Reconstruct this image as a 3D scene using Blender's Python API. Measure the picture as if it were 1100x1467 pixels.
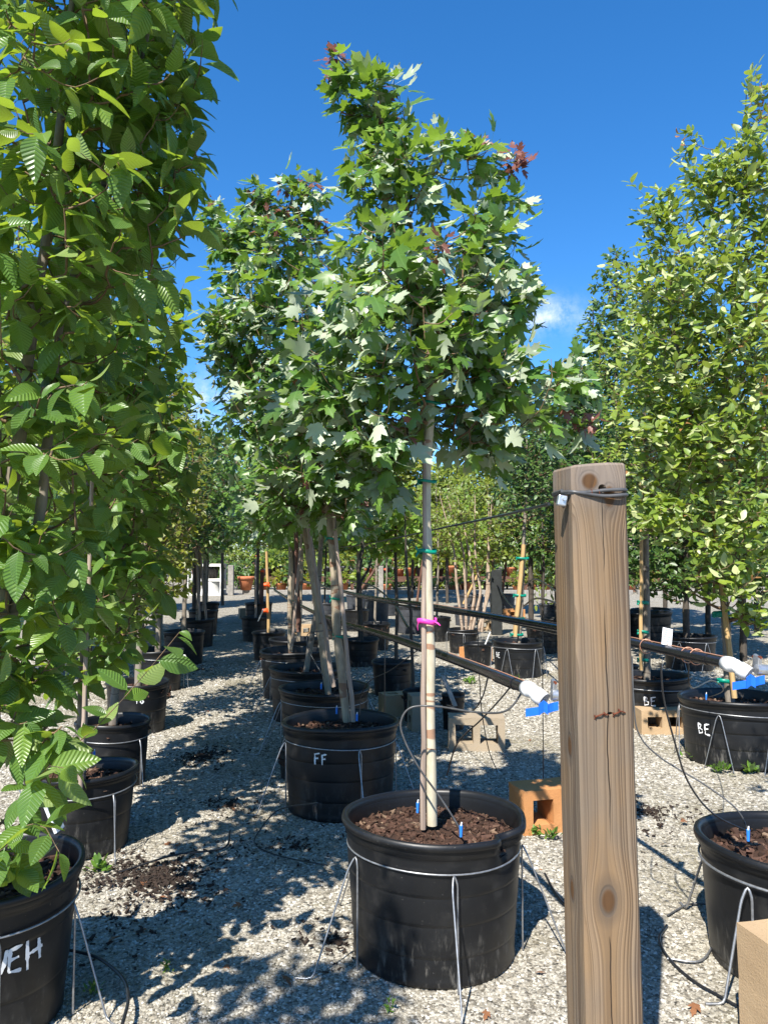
import bpy, bmesh, math, random
import numpy as np
from mathutils import Vector, Matrix
from mathutils.bvhtree import BVHTree

for o in list(bpy.data.objects):
    bpy.data.objects.remove(o)
scene = bpy.context.scene
COL = scene.collection

# ------------------------------------------------------------------ camera
F_PX = 1102.0                       # focal length in photograph pixels
CAM_Z = 1.5
PITCH = math.radians(3.2)
cam_d = bpy.data.cameras.new('camera')
cam_d.sensor_fit = 'VERTICAL'
cam_d.sensor_height = 36.0
cam_d.lens = 36.0 * F_PX / 1467.0
cam_d.clip_start = 0.05
cam_d.clip_end = 2000
cam = bpy.data.objects.new('camera', cam_d)
COL.objects.link(cam)
cam.location = (0, 0, CAM_Z)
cam.rotation_euler = (math.pi / 2 + PITCH, 0, 0)
scene.camera = cam

# ------------------------------------------------------------------ light
SUN_EL = math.radians(49.0)
SHX, SHY = 0.38, 0.925             # way the shadows fall on the ground
world = bpy.data.worlds.new('World')
scene.world = world
world.use_nodes = True
wn = world.node_tree
wn.nodes.clear()
w_out = wn.nodes.new('ShaderNodeOutputWorld')
w_bg = wn.nodes.new('ShaderNodeBackground')
w_bg.inputs['Strength'].default_value = 0.088
w_sky = wn.nodes.new('ShaderNodeTexSky')
w_sky.sky_type = 'NISHITA'
w_sky.sun_disc = False
w_sky.sun_elevation = SUN_EL
w_sky.sun_rotation = math.atan2(-SHX, -SHY)
w_sky.altitude = 0
w_sky.air_density = 1.0
w_sky.dust_density = 0.25
w_sky.ozone_density = 2.0
# small fair weather clouds low in the sky
w_tc = wn.nodes.new('ShaderNodeTexCoord')
w_map = wn.nodes.new('ShaderNodeMapping')
w_map.inputs['Scale'].default_value = (5.0, 5.0, 11.0)
w_map.inputs['Location'].default_value = (0.9, 0.35, 0.0)
w_noi = wn.nodes.new('ShaderNodeTexNoise')
w_noi.inputs['Scale'].default_value = 1.0
w_noi.inputs['Detail'].default_value = 7
w_noi.inputs['Roughness'].default_value = 0.62
w_rmp = wn.nodes.new('ShaderNodeValToRGB')
w_rmp.color_ramp.elements[0].position = 0.68
w_rmp.color_ramp.elements[0].color = (0, 0, 0, 1)
w_rmp.color_ramp.elements[1].position = 0.9
w_rmp.color_ramp.elements[1].color = (1, 1, 1, 1)
w_sep = wn.nodes.new('ShaderNodeSeparateXYZ')
w_band = wn.nodes.new('ShaderNodeMapRange')      # clouds thin out with height
w_band.inputs['From Min'].default_value = 0.40
w_band.inputs['From Max'].default_value = 0.20
w_mul = wn.nodes.new('ShaderNodeMath')
w_mul.operation = 'MULTIPLY'
w_hs = wn.nodes.new('ShaderNodeHueSaturation')
w_hs.inputs['Hue'].default_value = 0.485
w_hs.inputs['Saturation'].default_value = 1.3
w_hs.inputs['Value'].default_value = 1.0
w_gain = wn.nodes.new('ShaderNodeMixRGB')          # deep clean summer blue
w_gain.blend_type = 'MULTIPLY'
w_gain.inputs['Fac'].default_value = 1.0
w_gain.inputs['Color2'].default_value = (0.70, 0.89, 1.26, 1)
w_mix = wn.nodes.new('ShaderNodeMixRGB')
w_mix.inputs['Color2'].default_value = (7.5, 7.9, 8.4, 1)
L = wn.links.new


def w_math(op, x, y=None):
    q = wn.nodes.new('ShaderNodeMath')
    q.operation = op
    for i, v in enumerate((x, y)):
        if v is None:
            continue
        if hasattr(v, 'is_linked'):
            L(v, q.inputs[i])
        else:
            q.inputs[i].default_value = v
    return q.outputs[0]


w_cloud = None                      # two small wisps of cloud, as ragged patches round their own directions
for direction, reach in (((0.1999, 0.9343, 0.2951), (26.0, 55.0)), ((-0.2192, 0.9570, 0.1900), (20.0, 34.0))):
    q = wn.nodes.new('ShaderNodeVectorMath')
    q.operation = 'SUBTRACT'
    q.inputs[1].default_value = direction
    L(w_tc.outputs['Generated'], q.inputs[0])
    q2 = wn.nodes.new('ShaderNodeVectorMath')
    q2.operation = 'MULTIPLY'
    q2.inputs[1].default_value = (reach[0], reach[0], reach[1])
    L(q.outputs[0], q2.inputs[0])
    q3 = wn.nodes.new('ShaderNodeVectorMath')
    q3.operation = 'LENGTH'
    L(q2.outputs[0], q3.inputs[0])
    g = w_math('EXPONENT', w_math('MULTIPLY', w_math('POWER', q3.outputs['Value'], 2.0), -1.0))
    w_cloud = g if w_cloud is None else w_math('MAXIMUM', w_cloud, g)
w_n2 = wn.nodes.new('ShaderNodeTexNoise')
w_n2.inputs['Scale'].default_value = 26.0
w_n2.inputs['Detail'].default_value = 8
w_n2.inputs['Roughness'].default_value = 0.65
L(w_tc.outputs['Generated'], w_n2.inputs['Vector'])
w_c2 = w_math('MULTIPLY', w_cloud, w_math('MAXIMUM', w_math('MULTIPLY', w_math('SUBTRACT', w_n2.outputs['Fac'], 0.40), 5.0), 0.0))
w_c2 = w_math('MINIMUM', w_math('MULTIPLY', w_c2, 0.6), 0.7)
L(w_tc.outputs['Generated'], w_map.inputs['Vector'])
L(w_map.outputs['Vector'], w_noi.inputs['Vector'])
L(w_noi.outputs['Fac'], w_rmp.inputs['Fac'])
L(w_tc.outputs['Generated'], w_sep.inputs['Vector'])
L(w_sep.outputs['Z'], w_band.inputs['Value'])
L(w_rmp.outputs['Color'], w_mul.inputs[0])
L(w_band.outputs['Result'], w_mul.inputs[1])
L(w_math('MAXIMUM', w_mul.outputs[0], w_c2), w_mix.inputs['Fac'])
L(w_sky.outputs['Color'], w_hs.inputs['Color'])
L(w_hs.outputs['Color'], w_gain.inputs['Color1'])
L(w_gain.outputs['Color'], w_mix.inputs['Color1'])
L(w_mix.outputs['Color'], w_bg.inputs['Color'])
L(w_bg.outputs['Background'], w_out.inputs['Surface'])

sun_d = bpy.data.lights.new('sun', 'SUN')
sun_d.energy = 5.0
sun_d.angle = math.radians(0.53)
sun_d.color = (1.0, 0.95, 0.87)
sun = bpy.data.objects.new('sun', sun_d)
COL.objects.link(sun)
sun.location = (-4, -10, 12)
sun.rotation_euler = Vector((SHX * math.cos(SUN_EL), SHY * math.cos(SUN_EL), -math.sin(SUN_EL))).to_track_quat('-Z', 'Y').to_euler()

scene.view_settings.view_transform = 'Standard'
scene.view_settings.look = 'None'
scene.view_settings.exposure = 1.05
scene.view_settings.gamma = 1.0
scene.view_settings.use_curve_mapping = False
scene.render.engine = 'CYCLES'
scene.cycles.max_bounces = 7
scene.cycles.diffuse_bounces = 3
scene.cycles.glossy_bounces = 2
scene.cycles.transmission_bounces = 4
scene.cycles.transparent_max_bounces = 4
scene.cycles.caustics_reflective = False
scene.cycles.caustics_refractive = False
scene.cycles.use_denoising = True
try:
    scene.cycles.denoising_prefilter = 'ACCURATE'
except Exception:
    pass

# ------------------------------------------------------------------ helpers
rnd = random.Random(11)
CP, SP = math.cos(PITCH), math.sin(PITCH)


def P(px, py, d):
    """the place at depth d that the photograph shows at a pixel"""
    u, v = (px - 550.0) / F_PX, (733.5 - py) / F_PX
    y, z = CP - v * SP, SP + v * CP
    k = d / y
    return Vector((u * k, d, CAM_Z + z * k))


def G(px, py):
    """the place on the ground at a pixel"""
    u, v = (px - 550.0) / F_PX, (733.5 - py) / F_PX
    y, z = CP - v * SP, SP + v * CP
    k = -CAM_Z / z
    return Vector((u * k, y * k, 0))


def thing(name, label, cat, loc=(0, 0, 0), rz=0.0, group=None):
    o = bpy.data.objects.new(name, None)
    o.empty_display_size = 0.1
    COL.objects.link(o)
    o.location = loc
    o.rotation_euler = (0, 0, rz)
    return tag(o, label, cat, group)


def tag(o, label, cat, group=None):
    o['label'] = label
    o['category'] = cat
    if group:
        o['group'] = group
    return o


def mesh_np(name, verts, faces, mat=None, uv=None, attrs=None, smooth=False):
    """verts (n,3), faces (m,k) all of one size, as one mesh"""
    verts = np.asarray(verts, np.float32)
    faces = np.asarray(faces, np.int32)
    me = bpy.data.meshes.new(name)
    m, k = faces.shape
    me.vertices.add(len(verts))
    me.vertices.foreach_set('co', verts.ravel())
    me.loops.add(m * k)
    me.loops.foreach_set('vertex_index', faces.ravel())
    me.polygons.add(m)
    me.polygons.foreach_set('loop_start', np.arange(0, m * k, k, dtype=np.int32))
    me.polygons.foreach_set('loop_total', np.full(m, k, np.int32))
    me.polygons.foreach_set('use_smooth', np.full(m, smooth, bool))
    if uv is not None:
        l = me.uv_layers.new(name='UVMap')
        l.data.foreach_set('uv', np.asarray(uv, np.float32)[faces.ravel()].ravel())
    for an, arr in (attrs or {}).items():
        a = me.attributes.new(an, 'FLOAT', 'POINT')
        a.data.foreach_set('value', np.asarray(arr, np.float32))
    if mat:
        me.materials.append(mat)
    me.update()
    me.validate()
    return me


def link(name, me, parent=None, loc=None, kind=None):
    o = bpy.data.objects.new(name, me)
    COL.objects.link(o)
    if parent:
        o.parent = parent
    if loc is not None:
        o.location = loc
    if kind:
        o['kind'] = kind
    return o


class MB:
    """collects shapes into one mesh"""
    def __init__(s):
        s.v, s.f, s.sm = [], [], []

    def add(s, vs, fs, smooth=False):
        n = len(s.v)
        s.v += [tuple(v) for v in vs]
        s.f += [tuple(i + n for i in f) for f in fs]
        s.sm += [smooth] * len(fs)
        return s

    def box(s, c, size, rot=None):
        hx, hy, hz = size[0] / 2, size[1] / 2, size[2] / 2
        vs = [Vector((x, y, z)) for x in (-hx, hx) for y in (-hy, hy) for z in (-hz, hz)]
        if rot is not None:
            vs = [rot @ v for v in vs]
        vs = [v + Vector(c) for v in vs]
        return s.add(vs, [(0, 1, 3, 2), (4, 6, 7, 5), (0, 4, 5, 1), (2, 3, 7, 6), (0, 2, 6, 4), (1, 5, 7, 3)])

    def tube(s, pts, r, n=8, closed=False, caps=True, flat=None):
        pts = [Vector(p) for p in pts]
        m = len(pts)
        rs = list(r) if hasattr(r, '__len__') else [r] * m
        ref = None
        vs = []
        for i, p in enumerate(pts):
            if closed:
                t = pts[(i + 1) % m] - pts[i - 1]
            else:
                t = pts[min(i + 1, m - 1)] - pts[max(i - 1, 0)]
            t.normalize()
            if ref is None:
                ref = Vector((1, 0, 0)) if abs(t.z) > 0.8 else Vector((0, 0, 1))
            u = (ref - t * ref.dot(t)).normalized()
            ref = u
            w = t.cross(u)
            for k in range(n):
                a = 2 * math.pi * k / n
                q = u * math.cos(a) * (flat or 1) + w * math.sin(a)
                vs.append(p + q * rs[i])
        fs = []
        for i in range(m if closed else m - 1):
            j = (i + 1) % m
            for k in range(n):
                k2 = (k + 1) % n
                fs.append((i * n + k, i * n + k2, j * n + k2, j * n + k))
        s.add(vs, fs, True)
        if caps and not closed:
            s.add(vs[:n], [tuple(range(n))[::-1]])
            s.add(vs[-n:], [tuple(range(n))])
        return s

    def lathe(s, prof, n=48, c=(0, 0, 0), fn=None, cap0=False, cap1=False):
        vs = []
        for r, z in prof:
            for k in range(n):
                a = 2 * math.pi * k / n
                rr, zz = fn(r, z, a) if fn else (r, z)
                vs.append((c[0] + rr * math.cos(a), c[1] + rr * math.sin(a), c[2] + zz))
        fs = []
        for i in range(len(prof) - 1):
            for k in range(n):
                k2 = (k + 1) % n
                fs.append((i * n + k, i * n + k2, (i + 1) * n + k2, (i + 1) * n + k))
        s.add(vs, fs, True)
        if cap0:
            s.add(vs[:n], [tuple(range(n))[::-1]])
        if cap1:
            s.add(vs[-n:], [tuple(range(n))])
        return s

    def mesh(s, name, mat):
        me = bpy.data.meshes.new(name)
        me.from_pydata(s.v, [], s.f)
        me.polygons.foreach_set('use_smooth', s.sm)
        if mat:
            me.materials.append(mat)
        me.update()
        return me

    def build(s, name, mat, parent=None, loc=None, kind=None, bevel=0, weld=False):
        me = s.mesh(name, mat)
        if weld:
            bm = bmesh.new()
            bm.from_mesh(me)
            bmesh.ops.remove_doubles(bm, verts=bm.verts, dist=1e-5)
            bmesh.ops.recalc_face_normals(bm, faces=bm.faces)
            bm.to_mesh(me)
            bm.free()
        o = link(name, me, parent, loc, kind)
        if bevel:
            b = o.modifiers.new('bevel', 'BEVEL')
            b.width = bevel
            b.segments = 2
            b.limit_method = 'ANGLE'
        return o


def smooth_path(pts, k=8):
    """Catmull-Rom through points"""
    pts = [Vector(p) for p in pts]
    q = [pts[0] * 2 - pts[1]] + pts + [pts[-1] * 2 - pts[-2]]
    out = []
    for i in range(1, len(q) - 2):
        a, b, c, d = q[i - 1], q[i], q[i + 1], q[i + 2]
        for j in range(k):
            t = j / k
            out.append(0.5 * ((2 * b) + (c - a) * t + (2 * a - 5 * b + 4 * c - d) * t * t + (3 * b - a - 3 * c + d) * t ** 3))
    out.append(pts[-1])
    return out


# ------------------------------------------------------------------ node expressions
class X:
    def __init__(s, nt, sock):
        s.nt, s.s = nt, sock

    def _m(s, op, *a):
        n = s.nt.nodes.new('ShaderNodeMath')
        n.operation = op
        for i, q in enumerate((s,) + a):
            if isinstance(q, X):
                s.nt.links.new(q.s, n.inputs[i])
            else:
                n.inputs[i].default_value = q
        return X(s.nt, n.outputs[0])

    def __add__(s, o): return s._m('ADD', o)
    def __radd__(s, o): return s._m('ADD', o)
    def __sub__(s, o): return s._m('SUBTRACT', o)
    def __rsub__(s, o): return s._m('MULTIPLY', -1.0)._m('ADD', o)
    def __mul__(s, o): return s._m('MULTIPLY', o)
    def __rmul__(s, o): return s._m('MULTIPLY', o)
    def __truediv__(s, o): return s._m('DIVIDE', o)
    def pow(s, o): return s._m('POWER', o)
    def exp(s): return s._m('EXPONENT')
    def sin(s): return s._m('SINE')
    def abs(s): return s._m('ABSOLUTE')
    def fract(s): return s._m('FRACT')
    def sqrt(s): return s._m('SQRT')
    def min(s, o): return s._m('MINIMUM', o)
    def max(s, o): return s._m('MAXIMUM', o)
    def clamp(s): return s._m('MAXIMUM', 0.0)._m('MINIMUM', 1.0)

    def step(s, a, b):
        n = s.nt.nodes.new('ShaderNodeMapRange')
        n.interpolation_type = 'SMOOTHSTEP'
        s.nt.links.new(s.s, n.inputs['Value'])
        n.inputs['From Min'].default_value = a
        n.inputs['From Max'].default_value = b
        return X(s.nt, n.outputs['Result'])


class M:
    """one material under construction"""
    def __init__(s, name):
        s.m = bpy.data.materials.new(name)
        s.m.use_nodes = True
        s.nt = s.m.node_tree
        s.nt.nodes.clear()
        s.out = s.n('ShaderNodeOutputMaterial')
        s.b = s.n('ShaderNodeBsdfPrincipled')
        s.l(s.b.outputs[0], s.out.inputs['Surface'])

    def n(s, t): return s.nt.nodes.new(t)
    def l(s, a, b): s.nt.links.new(a.s if isinstance(a, X) else a, b)

    def coord(s, which='Object'):
        return s.n('ShaderNodeTexCoord').outputs[which]

    def xyz(s, vec):
        n = s.n('ShaderNodeSeparateXYZ')
        s.l(vec, n.inputs[0])
        return [X(s.nt, o) for o in n.outputs]

    def vec(s, *a):
        n = s.n('ShaderNodeCombineXYZ')
        for i, q in enumerate(a):
            if isinstance(q, X):
                s.l(q, n.inputs[i])
            else:
                n.inputs[i].default_value = q
        return n.outputs[0]

    def noise(s, vec, scale=5, detail=4, rough=0.55, dist=0, col=False):
        n = s.n('ShaderNodeTexNoise')
        if vec is not None:
            s.l(vec, n.inputs['Vector'])
        n.inputs['Scale'].default_value = scale
        n.inputs['Detail'].default_value = detail
        n.inputs['Roughness'].default_value = rough
        n.inputs['Distortion'].default_value = dist
        return n.outputs['Color'] if col else X(s.nt, n.outputs['Fac'])

    def voro(s, vec, scale, feature='F1'):
        n = s.n('ShaderNodeTexVoronoi')
        n.feature = feature
        s.l(vec, n.inputs['Vector'])
        n.inputs['Scale'].default_value = scale
        return n

    def attr(s, name):
        n = s.n('ShaderNodeAttribute')
        n.attribute_name = name
        return X(s.nt, n.outputs['Fac'])

    def ramp(s, fac, stops):
        n = s.n('ShaderNodeValToRGB')
        s.l(fac, n.inputs['Fac'])
        e = n.color_ramp.elements
        while len(e) < len(stops):
            e.new(0.5)
        for q, (p, c) in zip(e, stops):
            q.position = p
            q.color = (*c, 1)
        return n.outputs['Color']

    def mix(s, fac, a, b, mode='MIX'):
        n = s.n('ShaderNodeMixRGB')
        n.blend_type = mode
        for q, i in ((fac, 'Fac'), (a, 'Color1'), (b, 'Color2')):
            if isinstance(q, X) or hasattr(q, 'is_linked'):
                s.l(q, n.inputs[i])
            elif isinstance(q, tuple):
                n.inputs[i].default_value = (*q, 1)
            else:
                n.inputs[i].default_value = q
        return n.outputs['Color']

    def bump(s, h, strength=0.5, dist=0.01):
        n = s.n('ShaderNodeBump')
        n.inputs['Strength'].default_value = strength
        n.inputs['Distance'].default_value = dist
        s.l(h, n.inputs['Height'])
        s.l(n.outputs[0], s.b.inputs['Normal'])
        return n

    def set(s, **k):
        names = {'color': 'Base Color', 'rough': 'Roughness', 'metal': 'Metallic', 'spec': 'Specular IOR Level'}
        for a, q in k.items():
            i = s.b.inputs[names[a]]
            if isinstance(q, X) or hasattr(q, 'is_linked'):
                s.l(q, i)
            elif isinstance(q, tuple):
                i.default_value = (*q, 1)
            else:
                i.default_value = q
        return s


def simple(name, col, rough=0.6, metal=0.0, var=0.25, scale=20, spec=0.4, bump=0.0):
    m = M(name)
    f = m.noise(m.coord(), scale, 5, 0.6)
    lo = tuple(c * (1 - var) for c in col)
    hi = tuple(min(1, c * (1 + var)) for c in col)
    m.set(color=m.ramp(f, [(0.3, lo), (0.7, hi)]), rough=rough, metal=metal, spec=spec)
    if bump:
        m.bump(f, bump, 0.004)
    return m.m

# ------------------------------------------------------------------ materials
def leaf_mat(name, top, under, trans, young=(0.2, 0.03, 0.035), veins=0, rough=0.42, tr=0.3, yellow=0.25):
    m = M(name)
    t = (m.attr('tint') + X(m.nt, m.n('ShaderNodeObjectInfo').outputs['Random'])).fract()
    back = X(m.nt, m.n('ShaderNodeNewGeometry').outputs['Backfacing'])
    y = m.attr('young')
    # leaf to leaf variety: darker, plain, yellower
    yel = (min(1, top[0] * 2.1), min(1, top[1] * 1.6), top[2] * 0.9)
    c = m.ramp(t, [(0.0, tuple(q * 0.68 for q in top)), (0.45, top), (0.8, tuple(a * (1 - yellow) + b * yellow for a, b in zip(top, yel))),
                   (1.0, tuple(a * 0.35 + b * 0.65 for a, b in zip(top, yel)))])
    uvn = m.coord('UV')
    u, v, _ = m.xyz(uvn)
    if veins:
        ph = (v - u.abs() * 0.75) * veins
        saw = (ph.fract() - 0.5).abs() * 2.0
        line = saw.step(0.82, 1.0).max(1.0 - u.abs().step(0.0, 0.025))
        c = m.mix(line * 0.35, c, tuple(min(1, q * 1.7 + 0.02) for q in top))
        m.bump(saw.pow(1.4), 0.6, 0.004)
    else:
        mid = 1.0 - u.abs().step(0.0, 0.03)
        c = m.mix(mid * 0.3, c, tuple(min(1, q * 1.8 + 0.02) for q in top))
    off = m.vec(u + t * 37.0, v + t * 91.0, t * 13.0)
    spots = m.noise(off, 5.0, 4).step(0.55, 0.8)
    c = m.mix(spots * 0.4, c, yel)
    burn = m.noise(off, 3.0, 3, 0.7).step(0.68, 0.74) * (u.abs() + (v - 0.5).abs() * 0.4).step(0.12, 0.3)
    c = m.mix(burn * 0.55, c, (0.16, 0.085, 0.03))
    ub = m.ramp(t, [(0.0, tuple(q * 0.8 for q in under)), (1.0, tuple(min(1, q * 1.15) for q in under))])
    c = m.mix(back, c, ub)
    c = m.mix(y, c, young)
    m.set(color=c, rough=rough, spec=0.45)
    tl = m.n('ShaderNodeBsdfTranslucent')
    m.l(m.mix(y, m.mix(t, tuple(q * 0.8 for q in trans), trans), tuple(q * 1.6 for q in young)), tl.inputs['Color'])
    mx = m.n('ShaderNodeMixShader')
    mx.inputs[0].default_value = tr
    m.l(m.b.outputs[0], mx.inputs[1])
    m.l(tl.outputs[0], mx.inputs[2])
    m.l(mx.outputs[0], m.out.inputs['Surface'])
    return m.m


MAT = {}
MAT['hornbeam'] = leaf_mat('hornbeam_leaf', (0.088, 0.178, 0.036), (0.21, 0.29, 0.09), (0.42, 0.58, 0.04), veins=11, tr=0.36, rough=0.33)
MAT['maple'] = leaf_mat('maple_leaf', (0.078, 0.165, 0.034), (0.40, 0.455, 0.33), (0.34, 0.54, 0.045), young=(0.19, 0.075, 0.055), veins=0, tr=0.3, rough=0.38)
MAT['elm'] = leaf_mat('elm_leaf', (0.14, 0.215, 0.036), (0.42, 0.47, 0.22), (0.46, 0.60, 0.04), young=(0.28, 0.14, 0.05), tr=0.28, rough=0.4)
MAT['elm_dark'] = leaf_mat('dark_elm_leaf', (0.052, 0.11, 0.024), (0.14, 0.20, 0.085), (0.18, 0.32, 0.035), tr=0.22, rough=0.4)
MAT['katsura'] = leaf_mat('katsura_leaf', (0.12, 0.22, 0.03), (0.25, 0.33, 0.12), (0.42, 0.55, 0.04), tr=0.4)
MAT['birch'] = leaf_mat('birch_leaf', (0.13, 0.19, 0.03), (0.26, 0.32, 0.12), (0.42, 0.48, 0.04), tr=0.36)
MAT['yellowleaf'] = leaf_mat('yellowish_leaf', (0.13, 0.165, 0.02), (0.24, 0.27, 0.09), (0.40, 0.42, 0.03), tr=0.34)
MAT['weed'] = leaf_mat('weed_leaf', (0.08, 0.17, 0.025), (0.14, 0.22, 0.06), (0.25, 0.4, 0.03), tr=0.3)


def bark_mat(name, pale, dark, ring, ringf=9.0, noise=14.0):
    m = M(name)
    g = m.n('ShaderNodeNewGeometry').outputs['Position']
    x, y, z = m.xyz(g)
    n = m.noise(m.vec(x * noise * 2.2, y * noise * 2.2, z * noise * 0.7), 1.0, 6, 0.65)
    blot = m.noise(m.vec(x * 8.0, y * 8.0, z * 5.0), 1.0, 3)
    c = m.ramp(n, [(0.28, dark), (0.62, pale)])
    c = m.mix(blot.step(0.52, 0.72) * 0.5, c, dark)
    rn = m.noise(m.vec(x * 2.0, y * 2.0, z * ringf), 1.0, 2, 0.5)
    lines = rn.step(0.60, 0.615) * (1.0 - rn.step(0.635, 0.65))
    c = m.mix(lines * 0.75, c, ring)
    m.set(color=c, rough=0.8, spec=0.25)
    m.bump(n, 0.35, 0.004)
    return m.m


MAT['maple_bark'] = bark_mat('pale_maple_bark', (0.53, 0.475, 0.35), (0.36, 0.315, 0.225), (0.25, 0.10, 0.05))
MAT['tan_bark'] = bark_mat('tan_maple_bark', (0.37, 0.31, 0.225), (0.20, 0.16, 0.11), (0.17, 0.08, 0.045))
MAT['grey_bark'] = bark_mat('grey_brown_bark', (0.25, 0.215, 0.17), (0.12, 0.10, 0.08), (0.06, 0.05, 0.04))
MAT['twig'] = bark_mat('twig_bark', (0.20, 0.13, 0.075), (0.10, 0.065, 0.04), (0.06, 0.05, 0.04))
MAT['birch_bark'] = bark_mat('tan_birch_bark', (0.42, 0.33, 0.25), (0.22, 0.15, 0.10), (0.10, 0.06, 0.04))
MAT['dark_bark'] = bark_mat('dark_bark', (0.085, 0.07, 0.055), (0.04, 0.034, 0.028), (0.03, 0.025, 0.02))


def stake_mat(name, a, b):
    m = M(name)
    g = m.n('ShaderNodeNewGeometry').outputs['Position']
    x, y, z = m.xyz(g)
    n = m.noise(m.vec(x * 160.0, y * 160.0, z * 3.0), 1.0, 4)
    m.set(color=m.ramp(n, [(0.3, a), (0.7, b)]), rough=0.75, spec=0.25)
    m.bump(n, 0.3, 0.002)
    return m.m


MAT['stake_grey'] = stake_mat('weathered_stake_wood', (0.20, 0.15, 0.12), (0.40, 0.315, 0.25))
MAT['stake_pine'] = stake_mat('yellow_pine_stake', (0.36, 0.22, 0.09), (0.52, 0.36, 0.17))


def plastic_mat():
    m = M('black_pot_plastic')
    p = m.coord()
    x, y, z = m.xyz(p)
    w = m.noise(p, 7, 5, 0.6)
    dust = m.noise(m.vec(x * 30.0, y * 30.0, z * 9.0), 1.0, 6, 0.7)
    low = 1.0 - z.step(0.02, 0.24)
    specks = m.noise(p, 130, 2, 0.6).step(0.70, 0.76)
    d = (dust.step(0.50, 0.76) * low * 0.9 + specks * 0.35 + w.step(0.52, 0.75) * 0.12).clamp()
    sc = m.noise(m.vec(x * 14.0, y * 14.0, z * 130.0), 1.0, 3, 0.6).step(0.70, 0.74) * w.step(0.5, 0.6)
    c = m.mix(w, (0.005, 0.0053, 0.006), (0.0095, 0.0098, 0.0105))
    c = m.mix(d, c, (0.15, 0.14, 0.12))
    c = m.mix(sc * 0.4, c, (0.12, 0.12, 0.12))
    m.set(color=c, rough=(0.34 + d * 0.4 + w * 0.16), spec=0.42)
    m.bump(w + dust * 0.2, 0.12, 0.01)
    return m.m


MAT['pot'] = plastic_mat()
MAT['grey_pot'] = simple('grey_faded_pot_plastic', (0.045, 0.048, 0.055), 0.5, var=0.3, scale=9)
MAT['wire'] = simple('galvanised_wire', (0.34, 0.345, 0.35), 0.42, 0.75, 0.25, 60)
MAT['metal'] = simple('galvanised_steel', (0.55, 0.56, 0.57), 0.38, 0.85, 0.2, 40)
MAT['rubber'] = simple('black_tubing', (0.014, 0.014, 0.015), 0.36, 0, 0.3, 25, 0.55)
MAT['grey_tube'] = simple('sun_bleached_tubing', (0.07, 0.07, 0.07), 0.4, 0, 0.3, 25, 0.5)
MAT['pipe'] = simple('black_poly_pipe', (0.012, 0.012, 0.013), 0.27, 0, 0.3, 12, 0.6)
MAT['pvc'] = simple('white_pvc', (0.70, 0.70, 0.68), 0.35, 0, 0.06, 12)
MAT['blue'] = simple('blue_tape', (0.008, 0.12, 0.62), 0.45, 0, 0.12, 30)
MAT['blue_clip'] = simple('blue_dripper', (0.03, 0.20, 0.65), 0.45, 0, 0.1, 30)
MAT['green_tie'] = simple('green_tie_tape', (0.0, 0.20, 0.13), 0.4, 0, 0.25, 60)
MAT['pink'] = simple('pink_ribbon', (0.72, 0.05, 0.36), 0.45, 0, 0.15, 60)
MAT['orange'] = simple('orange_ribbon', (0.80, 0.10, 0.02), 0.45, 0, 0.15, 60)
MAT['copper'] = simple('copper_coloured_wire', (0.55, 0.28, 0.18), 0.4, 0.3, 0.2, 60)
MAT['rust'] = simple('rusty_iron', (0.13, 0.035, 0.015), 0.85, 0.2, 0.5, 120)
MAT['paint'] = simple('white_paint_marker', (0.75, 0.75, 0.74), 0.6, 0, 0.08, 60)
MAT['white'] = simple('white_paint', (0.66, 0.65, 0.61), 0.6, 0, 0.12, 6)
MAT['cream'] = simple('cream_paint', (0.62, 0.58, 0.50), 0.65, 0, 0.15, 6)
MAT['label'] = simple('white_plastic_label', (0.72, 0.73, 0.75), 0.5, 0, 0.05, 8)
MAT['print'] = simple('blue_grey_print', (0.20, 0.24, 0.42), 0.7, 0, 0.1, 8)
MAT['terracotta'] = simple('terracotta_clay', (0.42, 0.145, 0.065), 0.8, 0, 0.2, 10)
MAT['redwood'] = simple('red_brown_timber', (0.125, 0.062, 0.042), 0.85, 0, 0.45, 6)
MAT['greywood'] = simple('grey_timber', (0.25, 0.235, 0.21), 0.85, 0, 0.3, 8)
MAT['darkpost'] = simple('dark_painted_post', (0.022, 0.025, 0.025), 0.6, 0, 0.3, 10)
MAT['film'] = simple('white_greenhouse_film', (0.78, 0.79, 0.80), 0.35, 0, 0.05, 1.5)
MAT['shingle'] = simple('brown_roof', (0.22, 0.15, 0.12), 0.8, 0, 0.3, 3)


def block_mat(name, a, b):
    m = M(name)
    p = m.coord()
    n = m.noise(p, 5, 5, 0.6)
    f = m.noise(p, 150, 3, 0.7)
    c = m.mix(n, a, b)
    c = m.mix(f.step(0.55, 0.75) * 0.35, c, tuple(q * 0.45 for q in a))
    m.set(color=c, rough=0.95, spec=0.15)
    m.bump(f + n * 0.8, 0.6, 0.005)
    return m.m


MAT['block_orange'] = block_mat('orange_concrete', (0.44, 0.185, 0.062), (0.54, 0.28, 0.12))
MAT['block_tan'] = block_mat('tan_concrete', (0.35, 0.235, 0.13), (0.46, 0.34, 0.21))
MAT['block_grey'] = block_mat('grey_tan_concrete', (0.27, 0.215, 0.15), (0.38, 0.31, 0.22))


def mulch_mat():
    m = M('bark_mulch')
    r = X(m.nt, m.n('ShaderNodeObjectInfo').outputs['Random'])
    t = (m.attr('tint') + r).fract()
    n = m.noise(m.coord(), 60, 4)
    c = m.ramp(t, [(0.0, (0.028, 0.017, 0.012)), (0.55, (0.062, 0.033, 0.022)), (0.9, (0.11, 0.06, 0.042)), (1.0, (0.24, 0.17, 0.11))])
    c = m.mix(n.step(0.45, 0.7) * 0.6, c, (0.025, 0.014, 0.01))
    m.set(color=c, rough=0.9, spec=0.2)
    m.bump(n, 0.5, 0.004)
    return m.m


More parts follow.
